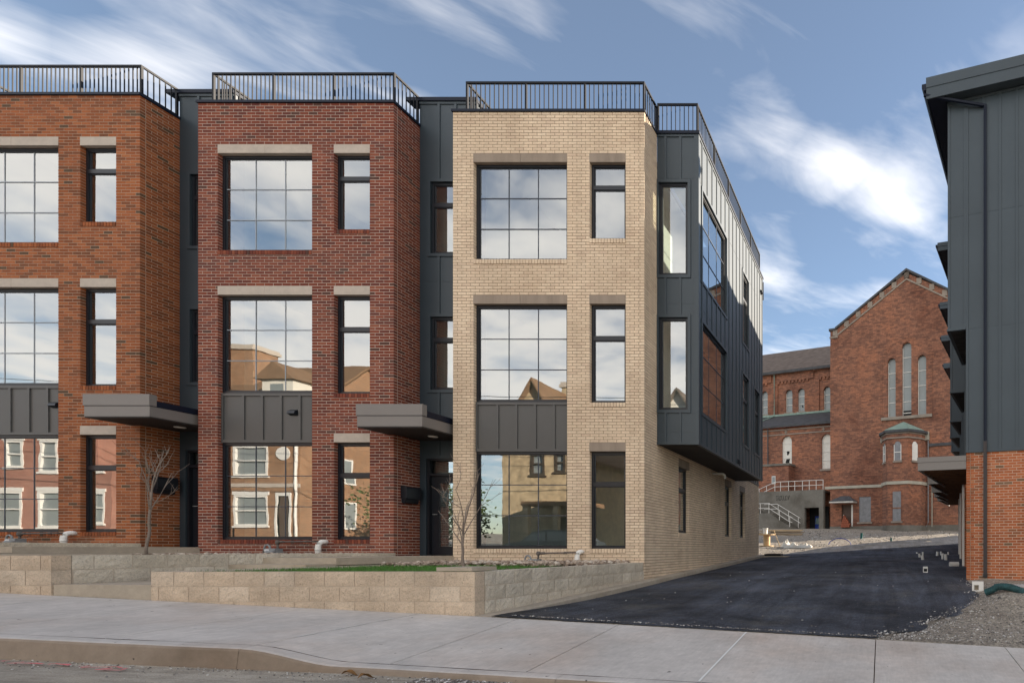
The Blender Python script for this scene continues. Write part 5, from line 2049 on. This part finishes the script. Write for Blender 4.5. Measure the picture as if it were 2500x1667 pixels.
tube_rail([(-4.6, 1.95), (-5.0, 2.1), (-7.0, 3.3), (-8.2, 3.3), (-10.2, 4.5)], -1.65, [(-4.85, 2.0), (-5.9, 2.64), (-7.0, 3.3), (-7.9, 3.3), (-9.0, 3.75)])
tube_rail([(-4.4, 1.95), (-6.8, 3.3), (-8.2, 3.3)], -.5, [(-4.6, 2.0), (-5.6, 2.62), (-6.7, 3.25)])
tube_rail([(-10.2, 4.3), (-7.2, 5.4), (-2.2, 5.4)], -.25, [(-8.9, 4.85), (-8.1, 5.1), (-7.2, 5.4), (-6.6, 5.4), (-5.75, 5.4), (-5.1, 5.4), (-4.3, 5.4), (-3.6, 5.4), (-2.9, 5.4), (-2.2, 5.4)])

# ------------------------------------------------------------------ site clutter
def gz(x, y):
    return g_fine(x, y)


# cable spool with a bucket on it
sx, sy = -6.72, 32.4
sz = gz(sx, sy)
sp_ = thing('cable_spool', 'wooden cable spool standing on end by the alley', 'spool', (sx, sy, sz))
for z0, r_, h, nm in ((0, .40, .05, 'flange'), (.66, .50, .05, 'flange')):
    mb = MB(); mb.lathe((sx, sy, sz + z0), [(r_, 0), (r_, h)], 22); mb.build(nm, 'cut_wood', sp_)
mb = MB()
for k in range(14):
    a = 2 * math.pi * k / 14
    mb.fbox((V((sx, sy, 0)) + V((math.cos(a), math.sin(a), 0)) * .19, V((-math.sin(a), math.cos(a), 0)), V((math.cos(a), math.sin(a), 0))), -.04, .04, -.02, 0, sz + .051, sz + .659)
mb.build('drum', 'cut_wood', sp_)
bk = thing('bucket', 'white plastic bucket standing on the wooden spool', 'bucket', (sx - .06, sy - .1, sz + .712))
mb = MB(); mb.lathe((sx - .06, sy - .1, sz + .712), [(.12, 0), (.145, .30), (.155, .30), (.155, .34), (.14, .34), (.13, .05)], 18); mb.build('body', 'white_plastic', bk, smooth=False)
mb = MB(); mb.tube([(sx - .06 + .15 * math.cos(a), sy - .1 - .06, sz + 1.02 - .12 * math.sin(a)) for a in [i * math.pi / 8 for i in range(9)]], .006, 5); mb.build('handle', 'meter_grey', bk)
# lumber pile: every plank its own thing
pl = [(-7.6, 42.6, 0, 3.0, .03), (-7.3, 42.9, .1, 2.6, .06), (-7.8, 42.4, .16, 3.2, -.02), (-7.2, 42.2, .02, 2.4, -.08), (-7.5, 42.7, .26, 2.8, .1), (-8.2, 41.9, .05, 2.2, .15), (-6.9, 41.6, .0, 1.8, -.05)]
pn = ['lowest weathered plank of the lumber heap below the church steps', 'second weathered plank up in the lumber heap by the church', 'long pale plank lying across the lumber heap', 'plank lying in front of the lumber heap',
      'topmost plank of the lumber heap by the church', 'short plank at the left end of the lumber heap', 'loose plank lying nearest the alley before the lumber heap']
for (x, y, h, L, a), nm in zip(pl, pn):
    z = gz(x, y) + h + .02
    mb = MB()
    mb.fbox((V((x, y, 0)), V((math.cos(a), math.sin(a), 0)), V((math.sin(a), -math.cos(a), 0))), -L / 2, L / 2, -.1, .1, z, z + .07)
    tag(mb.build('plank', 'weathered_wood' if h < .2 else 'cut_wood'), nm, 'plank', 'planks of the lumber heap')
# leaning stick and crumpled white sheeting
mb = MB(); mb.tube([(-6.3 + .45, 32.0, gz(-5.8, 32) - .02), (-6.3, 32.4, gz(-6, 32) + .95)], .02, 6)
tag(mb.build('stick', 'cut_wood'), 'thin pole leaning beside the wooden cable spool', 'pole')


def crumple(cx_, cy_, w, d, h, seed, nm, label):
    mb = MB()
    nx, ny = 22, 10
    for j in range(ny + 1):
        for i in range(nx + 1):
            x, y = cx_ - w / 2 + w * i / nx, cy_ - d / 2 + d * j / ny
            e = math.sin(math.pi * i / nx) * math.sin(math.pi * j / ny)
            k = abs(mnoise.noise(V((x * 3.1 + seed, y * 3.1, seed)))) + .6 * abs(mnoise.noise(V((x * 8 + seed, y * 8, 1))))
            mb.v.append((x + .06 * mnoise.noise(V((x * 6, y * 6, seed))), y, gz(x, y) + .015 + h * (e ** .5) * k * 1.3))
    for j in range(ny):
        for i in range(nx):
            a = j * (nx + 1) + i
            mb.f.append((a, a + 1, a + nx + 2, a + nx + 1))
    mb.tone = [.5] * len(mb.f)
    tag(mb.build(nm, 'sheet_white'), label, 'sheeting')


crumple(-5.55, 32.0, .5, .5, .5, 3, 'plastic_sheet', 'crumpled white plastic sheet beside the leaning pole')
crumple(-4.75, 31.6, 1.6, .5, .36, 8, 'plastic_sheet', 'long twisted strip of white plastic sheet at the asphalt edge')
# blue hose loop
mb = MB()
hx, hy = -2.55, 33.6
mb.tube([(hx + .68 * math.cos(a), hy - .1 * math.sin(2 * a), gz(hx, hy) - .05 + .42 * math.sin(a)) for a in [math.pi * i / 16 for i in range(17)]], .024, 8)
tag(mb.build('hose', 'blue_hose', smooth=True), 'arched piece of blue water hose at the far asphalt edge', 'hose')
for (x, y, h, r_, lean, lb) in ((-1.42, 38.0, .42, .09, .05, 'dark green pipe stub standing in the gravel below the church door'), (.60, 35.6, .28, .07, .0, 'small teal pipe stub at the far edge of the asphalt')):
    mb = MB(); mb.tube([(x, y, gz(x, y) - .1), (x + lean, y, gz(x, y) + h)], r_, 12)
    tag(mb.build('pipe_stub', 'green_pipe', smooth=False), lb, 'pipe')
mb = MB(); x, y = 2.98, 47.0; mb.lathe((x, y, gz(x, y) - .05), [(.09, 0), (.09, .35), (.06, .38), (.05, .75)], 10)
tag(mb.build('marker_post', 'orange_plastic'), 'little orange marker against the church wall', 'marker')
# loose bricks stacked at the church door
pil = thing('brick_heap', 'small stepped stack of orange bricks leaning on the church door', 'bricks', (-3.19, 50, 0), math.atan2(-.335, .942))
for k, (n, o_) in enumerate(((5, 0), (5, .04), (4, .08), (3, .14), (2, .2), (1, .24))):
    for i in range(n):
        m = MB(); x = -.42 + o_ + i * .17; m.box(x, x + .155, -.32, -.08, 1.96 + k * .18, 1.96 + k * .18 + .165); m.build('brick', 'red_brick_loose', pil, True)
# white pipe stubs in the alley
sl_ = [(1.75, 27.81, .16, .05), (1.66, 24.25, .32, .05), (1.91, 26.16, .30, .045), (1.65, 22.22, .36, .06), (2.54, 25.66, .36, .06), (2.81, 26.16, .34, .05), (2.49, 22.83, .44, .05), (2.56, 22.22, .44, .065), (3.2, 26.69, .26, .04)]
sn = ['farthest white pipe stub of the left cluster, lying low in the asphalt', 'leftmost short white pipe stub of the left cluster in the asphalt', 'thin white pipe stub in the middle of the left cluster', 'nearest and thickest white pipe stub of the left cluster',
      'squat white pipe stub alone between the two clusters', 'leaning far white pipe stub of the right cluster', 'tall white pipe stub in the middle of the right cluster', 'thickest nearest white pipe stub of the right cluster', 'tiny white pipe stub closest to the grey-sided row']
for (x, y, h, r_), nm in zip(sl_, sn):
    z = G(x, y)
    lx = R.uniform(-.05, .05)
    mb = MB()
    h *= .62
    mb.tube([(x, y, z - .1), (x + lx, y, z + h)], r_, 12, caps=False)
    mb.tube([(x + lx * .9, y, z + h * .9), (x + lx, y, z + h + .001)], r_ * .82, 12)
    tag(mb.build('pipe_stub', 'white_plastic'), nm, 'pipe', 'white pipe stubs in the alley')
x, y = 2.38, 18.5
mb = MB(); mb.tube([(x - .12, y, G(x, y) + .1), (x + .18, y + .05, G(x, y) + .1)], .09, 12, caps=False); mb.tube([(x - .11, y, G(x, y) + .1), (x + .18, y + .05, G(x, y) + .1)], .075, 12)
tag(mb.build('pipe_stub', 'white_plastic'), 'white pipe piece lying sideways beside the brick corner', 'pipe', 'white pipe stubs in the alley')
x, y = 1.25, 15.97
r_ = thing('curb_box', 'open white valve box standing alone in the near asphalt', 'valve box', (x, y, G(x, y)))
z = G(x, y)
for (a, b_, c_, d) in ((-.065, -.05, -.06, .06), (.05, .065, -.06, .06), (-.049, .049, .045, .06)):
    mb = MB(); mb.box(x + a, x + b_, y + c_, y + d, z - .05, z + .20); mb.build('side', 'white_plastic', r_)
mb = MB(); mb.box(x - .065, x + .065, y - .07, y - .061, z - .05, z + .06); mb.build('front', 'white_plastic', r_)
mb = MB(); mb.box(x - .048, x + .048, y - .06, y + .044, z - .05, z + .14); mb.build('lining', 'fill_dark', r_)
# concrete block with a square opening, teal drain pipe in the gravel
x0, y0 = 1.90, 11.7
zb_ = g_fine(2.0, y0) - .03
cb_ = thing('concrete_block', 'white concrete block with a square opening at the brick corner', 'block', (x0 + .12, y0, zb_))
Fk = (V((x0, y0, zb_)), V((.985, -.17, 0)), V((-.17, -.985, 0)))
m = MB(); panel(m, Fk, 0, .24, 0, .235, [(.045, .14, .055, .165)], 0, -.19); m.build('body', 'white_paint', cb_)
m = MB(); m.fbox(Fk, .04, .145, -.12, -.1, .05, .17); m.build('inner_web', 'concrete_tan', cb_)
mb = MB()
pts = []
for i in range(25):
    t = i / 24
    x = 2.08 + .66 * t
    y = 11.1 - .42 * t
    pts.append((x, y, g_fine(x, y) - .02 + .11 * math.sin(math.pi * (.25 + .75 * t)) + .02))
i0 = 0
for i in range(len(pts) - 1):
    mb.tube([pts[i], ((V(pts[i]) + V(pts[i + 1])) / 2)], .072, 12, caps=True)
    mb.tube([((V(pts[i]) + V(pts[i + 1])) / 2), pts[i + 1]], .064, 12, caps=True)
tag(mb.build('drain_pipe', 'teal_drain'), 'piece of ribbed teal drain pipe lying in the gravel', 'pipe')
# drain inlet at the far end of the alley kerb
x, y = -4.75, 24.75
z = G(x, y)
di = thing('drain_inlet', 'black drain cover on a concrete collar at the far kerb end', 'drain', (x, y, z))
mb = MB(); mb.box(x - .62, x + .62, y - .32, y + .32, z - .2, z + .07); mb.build('collar', 'concrete_tan', di)
mb = MB(); mb.box(x - .42, x + .3, y - .24, y + .24, z + .071, z + .09); ib = mb.build('grate', 'black_plastic', di)
for i in range(9):
    m = MB(); m.tube([(x - .4 + i * .08, y - .26, z + .12), (x - .38 + i * .08, y + .26, z + .14)], .045, 8); m.build('rib', 'black_plastic', ib, True)
# utility marks sprayed on the street
mb = MB()
rr = random.Random(14)
for k in range(5):
    xa = -8.35 + k * .3 + rr.uniform(-.05, .05)
    pts = [(xa + rr.uniform(0, .5) * i / 5 + .05 * rr.uniform(-1, 1), 5.26 - .05 * k * .5 - .10 * rr.random()) for i in range(6)]
    for p, q in zip(pts, pts[1:]):
        d = V((q[0] - p[0], q[1] - p[1], 0))
        if d.length < .01: continue
        s = V((-d.y, d.x, 0)).normalized() * .008
        zz = lambda x_: z_street(x_) + .018
        mb.face([(p[0] - s.x, p[1] - s.y, zz(p[0])), (q[0] - s.x, q[1] - s.y, zz(q[0])), (q[0] + s.x, q[1] + s.y, zz(q[0])), (p[0] + s.x, p[1] + s.y, zz(p[0]))])
simple('pink_spray', (.65, .16, .17, 1), .9, .3, 30)
tag(mb.build('spray_marking', 'pink_spray'), 'faded pink utility marks sprayed on the street by the kerb', 'marking')

# ------------------------------------------------------------------ across the street (seen in the window reflections)
OY = -9.5


def opposite(label, x0, x1, mat, zeave, zridge, depth, wins, doors=(), gable_front=True, roofmat='roof_brown', trim='white_paint', chimney=None, extra=None, base=None):
    zb = z_street((x0 + x1) / 2) - .6
    r_ = thing('house', label, 'house', ((x0 + x1) / 2, OY, zb), group='houses across the street')
    F = (V((x1, OY, 0)), -X_, Y_)          # faces the row of townhouses
    hol = [(x1 - b_, x1 - a, z0, z1) for (a, b_, z0, z1) in list(wins) + list(doors)]
    mb = MB()
    panel(mb, F, 0, x1 - x0, zb, zeave, hol, 0, -.3)
    mb.box(x0, x0 + .3, OY - depth, OY - .301, zb, zeave); mb.box(x1 - .3, x1, OY - depth, OY - .301, zb, zeave); mb.box(x0 + .3, x1 - .3, OY - depth, OY - depth + .3, zb, zeave)
    xm = (x0 + x1) / 2
    if gable_front:
        mb.prism([(x0, zeave + .001), (x1, zeave + .001), (xm, zridge)], lambda a, b_, d: V((a, d, b_)), OY, OY - .3)
    else:
        for xs_ in (x0, x1 - .3):
            mb.prism([(OY, zeave + .001), (OY - depth, zeave + .001), (OY - depth / 2, zridge)], lambda a, b_, d: V((d, a, b_)), xs_, xs_ + .3)
    mb.build('wall', mat, r_, fix=False)
    mb = MB()
    if gable_front:
        for xe in (x0 - .35, x1 + .35):
            ze = zeave - .35 * (zridge - zeave) / (xm - x0)
            mb.hexa([(xe, OY - depth, ze), (xm, OY - depth, zridge), (xm, OY + .4, zridge), (xe, OY + .4, ze), (xe, OY - depth, ze + .18), (xm, OY - depth, zridge + .18), (xm, OY + .4, zridge + .18), (xe, OY + .4, ze + .18)])
    else:
        ym = OY - depth / 2
        for ye in (OY + .35, OY - depth - .35):
            ze = zeave - .35 * (zridge - zeave) / (depth / 2)
            mb.hexa([(x0 - .3, ye, ze), (x1 + .3, ye, ze), (x1 + .3, ym, zridge), (x0 - .3, ym, zridge), (x0 - .3, ye, ze + .18), (x1 + .3, ye, ze + .18), (x1 + .3, ym, zridge + .18), (x0 - .3, ym, zridge + .18)])
    mb.build('roof', roofmat, r_, fix=True)
    for h in hol[:len(wins)]:
        mb = MB()
        for (p, q, r0, s0) in ((h[0], h[0] + .14, h[2], h[3]), (h[1] - .14, h[1], h[2], h[3]), (h[0] + .14, h[1] - .14, h[2], h[2] + .12), (h[0] + .14, h[1] - .14, h[3] - .14, h[3]), (h[0] + .14, h[1] - .14, (h[2] + h[3]) / 2 - .04, (h[2] + h[3]) / 2 + .04)):
            mb.fbox(F, p, q, -.12, .03, r0, s0)
        mb.fbox(F, h[0] - .08, h[1] + .08, -.02, .1, h[2] - .12, h[2] - .002)
        mb.fbox(F, h[0] - .1, h[1] + .1, -.02, .05, h[3] + .002, h[3] + .22)
        w = mb.build('window', trim, r_)
        mb = MB(); mb.fbox(F, h[0] + .14, h[1] - .14, -.11, -.10, h[2] + .12, h[3] - .14); mb.build('pane', 'glass_old', w, True)
    for h in hol[len(wins):]:
        mb = MB(); mb.fbox(F, h[0], h[1], -.15, -.08, h[2], h[3]); d = mb.build('door', 'door_brown', r_)
        mb = MB(); mb.fbox(F, h[0] - .12, h[0], -.1, .05, h[2], h[3] + .2); mb.fbox(F, h[1], h[1] + .12, -.1, .05, h[2], h[3] + .2); mb.fbox(F, h[0], h[1], -.1, .05, h[3], h[3] + .2); mb.build('door_frame', trim, d, True)
    if chimney:
        cx0, cx1, cy0, cy1, cz0, cz1 = chimney
        mb = MB(); mb.box(cx0, cx1, cy0, cy1, cz0, cz1); c_ = mb.build('chimney', mat, r_)
        mb = MB(); mb.box(cx0 - .12, cx1 + .12, cy0 - .12, cy1 + .12, cz1 - .35, cz1 - .15); mb.box(cx0 - .06, cx1 + .06, cy0 - .06, cy1 + .06, cz1 - .149, cz1); mb.build('cap', 'limestone', c_, True)
    return r_, F


ho, Fo = opposite('orange brick house across the street, mirrored in the dark red townhouse windows', -46.5, -37.1, 'opposite_brick', 8.3, 13.0, 10, [(-41.3, -39.1, 4.68, 6.6), (-41.3, -39.1, 1.5, 3.46)], [(-38.5, -37.75, .55, 3.4)], False, 'roof_brown', chimney=(-45.3, -43.6, -14.2, -12.6, 9.0, 14.2))
mb = MB(); mb.lathe((0, 0, 0), [(.42, 0), (.42, .06)], 24)
o = mb.build('round_window', 'white_paint', ho); o.matrix_basis = Matrix.Translation((-38.1, OY + .0, 6.1)) @ Matrix.Rotation(-math.pi / 2, 4, 'X')
mb = MB(); mb.box(-40.2, -38.2, OY - 4.0, OY - .6, 8.6, 11.0); dm = mb.build('dormer', 'clapboard', ho)
mb = MB(); mb.hexa([(-40.5, OY - 4.8, 11.001), (-37.9, OY - 4.8, 11.001), (-37.9, OY - .35, 11.001), (-40.5, OY - .35, 11.001), (-39.21, OY - 4.8, 12.1), (-39.2, OY - 4.8, 12.1), (-39.2, OY - .35, 12.1), (-39.21, OY - .35, 12.1)]); mb.build('dormer_roof', 'roof_brown', dm, True, fix=True)
mb = MB(); mb.box(-39.6, -38.8, OY - .6, OY - .57, 9.6, 10.7); mb.build('dormer_window', 'glass_old', dm, True)
mb = MB(); mb.box(-44.02, -37.08, OY, OY + .06, 3.95, 4.2); mb.build('belt_course', 'limestone', ho)
mb = MB(); mb.box(-44.3, -36.8, OY, OY + .35, 7.95, 8.25); mb.build('cornice', 'white_paint', ho)
for zz0, zz1 in ((4.4, 6.2), (1.3, 3.2)):
    mb = MB(); mb.box(-37.1, -37.03, -13.2, -12.3, zz0, zz1); sw2 = mb.build('window', 'white_paint', ho)
    mb = MB(); mb.box(-37.029, -37.02, -13.08, -12.42, zz0 + .12, zz1 - .12); mb.build('pane', 'glass_old', sw2, True)
for i_ in range(12):
    mb = MB(); mb.box(-43.4 + i_ * .4, -43.33 + i_ * .4, OY + 2.0, OY + 2.05, .3, 1.25); mb.build('porch_baluster', 'black_plastic', ho)
mb = MB(); mb.tube([(-37.25, OY + .1, 8.2), (-37.25, OY + .1, .4)], .07, 8); mb.build('downpipe', 'white_paint', ho)
opposite('red painted brick house across the street, mirrored in the orange townhouse windows', -57.5, -49.5, 'brick_pink', 8.6, 11.0, 9, [(-55.6, -54.4, 5.2, 6.9), (-53.4, -52.2, 4.9, 6.9), (-56.3, -54.5, 1.4, 3.7), (-53.4, -51.9, 1.4, 3.7), (-50.9, -49.9, 4.9, 6.7), (-50.9, -49.9, 1.6, 3.6)], [], False, 'slate')
hg, Fg = opposite('yellow stone gabled house across the street, mirrored in the cream townhouse windows', -24.2, -19.7, 'stone_yellow', 6.6, 10.6, 9, [(-22.4, -21.5, 4.7, 6.1), (-20.9, -20.2, 4.9, 6.1), (-22.9, -22.3, 7.0, 8.2)], [(-20.8, -20.0, -.5, 1.8)], True, 'roof_brown', 'timber_dark', chimney=(-22.2, -21.0, -14, -12.9, 8, 11.6))
mb = MB(); mb.box(-21.6, -17.5, OY + .01, OY + 2.2, 2.6, 2.85); pr_ = mb.build('porch_roof', 'roof_brown', hg)
for x in (-21.4, -19.6, -17.8):
    mb = MB(); mb.box(x - .15, x + .15, OY + 1.8, OY + 2.1, -1.0, 2.6); mb.build('post', 'stone_yellow', pr_, True)
mb = MB(); mb.box(-21.6, -17.5, OY + .01, OY + 2.2, -1.2, -.3); mb.build('porch_base', 'stone_yellow', hg)
opposite('half-timbered cream house across the street, mirrored in the grey overhang window', -16.2, -11.2, 'clapboard', 6.8, 10.4, 9, [(-14.6, -13.6, 3.9, 5.6), (-12.9, -12.1, 3.9, 5.6), (-14.6, -13.2, .4, 2.2)], [(-12.6, -11.8, -1.0, 1.3)], True, 'shingle', 'timber_dark')


def leafy(x, y, zb, h, rx, label, seed, n=1500):
    rr = random.Random(seed)
    r_ = thing('leafy_tree', label, 'tree', (x, y, zb), group='trees across the street')
    mb = MB(); mb.tube([(x, y, zb), (x + .1, y, zb + h * .35), (x, y, zb + h * .6)], .14, 8, r1=.06); mb.build('trunk', 'bark', r_)
    mb = MB()
    cl_ = [(V((rr.gauss(0, .45), rr.gauss(0, .45), rr.uniform(-.4, .45)))) for _ in range(16)]
    for i in range(n):
        c_ = rr.choice(cl_)
        p = V((x + (c_.x + rr.gauss(0, .22)) * rx, y + (c_.y + rr.gauss(0, .22)) * rx, zb + h * .6 + (c_.z + rr.gauss(0, .16)) * h * .75))
        a = V((rr.gauss(0, 1), rr.gauss(0, 1), rr.gauss(0, 1))).normalized() * .11
        b_ = a.cross(V((rr.gauss(0, 1), rr.gauss(0, 1), rr.gauss(0, 1)))).normalized() * .07
        mb.face([p - a, p + b_, p + a, p - b_])
    mb.build('crown', 'leaf_green', r_)


leafy(-26.6, -8.4, z_street(-26.6), 4.4, 1.7, 'round green tree beside the yellow stone house, mirrored in the glass', 5)
leafy(-30.5, -9.5, z_street(-30.5), 3.6, 1.8, 'lower green tree left of the yellow stone house, mirrored in the glass', 6)


def car(x, y, label):
    z = z_street(x) + .02
    r_ = thing('parked_car', label, 'car', (x, y, z))
    prof = [(-2.2, .35), (-2.25, .75), (-2.1, .98), (-1.35, 1.05), (-.75, 1.55), (.0, 1.66), (1.1, 1.62), (1.85, 1.15), (2.15, 1.05), (2.25, .6), (2.2, .35), (1.75, .33), (1.6, .62), (1.3, .70), (1.0, .6), (.9, .33), (-.9, .33), (-1.0, .6), (-1.3, .7), (-1.6, .62), (-1.75, .33)]
    mb = MB(); mb.prism(prof, lambda a, b_, d: V((x + a, d, z + b_)), y - .88, y + .88); mb.build('body', 'car_paint', r_, fix=True)
    for (g_, nm) in (([(-1.2, 1.08), (-.7, 1.48), (-.1, 1.56), (-.1, 1.08)], 'window'), ([(0, 1.08), (0, 1.56), (1.05, 1.52), (1.55, 1.12)], 'window')):
        for yy in (y + .881, y - .905):
            mb = MB(); mb.prism(g_, lambda a, b_, d: V((x + a, d, z + b_)), yy, yy + .024); mb.build(nm, 'glass_old', r_, fix=True)
    for wx in (-1.3, 1.3):
        for wy in (y - .88, y + .70):
            mb = MB()
            pts = [(x + wx + .33 * math.cos(2 * math.pi * k / 20), z + .33 + .33 * math.sin(2 * math.pi * k / 20)) for k in range(20)]
            mb.prism([(a - x, b_ - z) for a, b_ in pts], lambda a, b_, d: V((x + a, d, z + b_)), wy, wy + .2); w = mb.build('wheel', 'tyre', r_, fix=True)
            mb = MB(); mb.prism([(wx + .2 * math.cos(2 * math.pi * k / 12), .33 + .2 * math.sin(2 * math.pi * k / 12)) for k in range(12)], lambda a, b_, d: V((x + a, d, z + b_)), wy - .01, wy + .21); mb.build('rim', 'meter_grey', w, True, fix=True)


car(-16.6, -2.6, 'dark grey car parked across the street, mirrored in the cream townhouse window')


# overhead wires on poles along the far side of the street (they show in the panes)
pole_tops = []
for px_, lb in ((-66.0, 'tall wooden utility pole far up the street, carrying overhead wires'), (-8.5, 'wooden utility pole across the street behind the camera, carrying overhead wires'), (30.0, 'wooden utility pole down the street past the grey-sided row')):
    zp_ = z_street(px_)
    ut = thing('utility_pole', lb, 'pole', (px_, -4.4, zp_), group='utility poles')
    mb = MB(); mb.tube([(px_, -4.4, zp_ - .2), (px_, -4.4, zp_ + 9.5)], .15, 10, r1=.10); mb.build('pole', 'weathered_wood', ut)
    mb = MB(); mb.box(px_ - .06, px_ + .06, -5.3, -3.5, zp_ + 8.9, zp_ + 9.02); mb.build('crossarm', 'weathered_wood', ut)
    pole_tops.append((px_, zp_))
for k_, (yy, hh_, lb) in enumerate(((-3.6, 9.05, 'uppermost overhead wire along the far side of the street'), (-5.2, 9.05, 'overhead wire on the house side of the far poles'), (-4.25, 7.4, 'slack lower cable along the far side of the street'))):
    mb = MB()
    for (xa, za), (xb, zb2) in zip(pole_tops, pole_tops[1:]):
        pts = []
        for i in range(17):
            t = i / 16
            pts.append((xa + (xb - xa) * t, yy, za + (zb2 - za) * t + hh_ - 4 * (.7 + .3 * k_) * t * (1 - t)))
        mb.tube(pts, .016 if k_ < 2 else .028, 5)
    tag(mb.build('overhead_wire', 'black_plastic'), lb, 'wire', 'overhead wires')
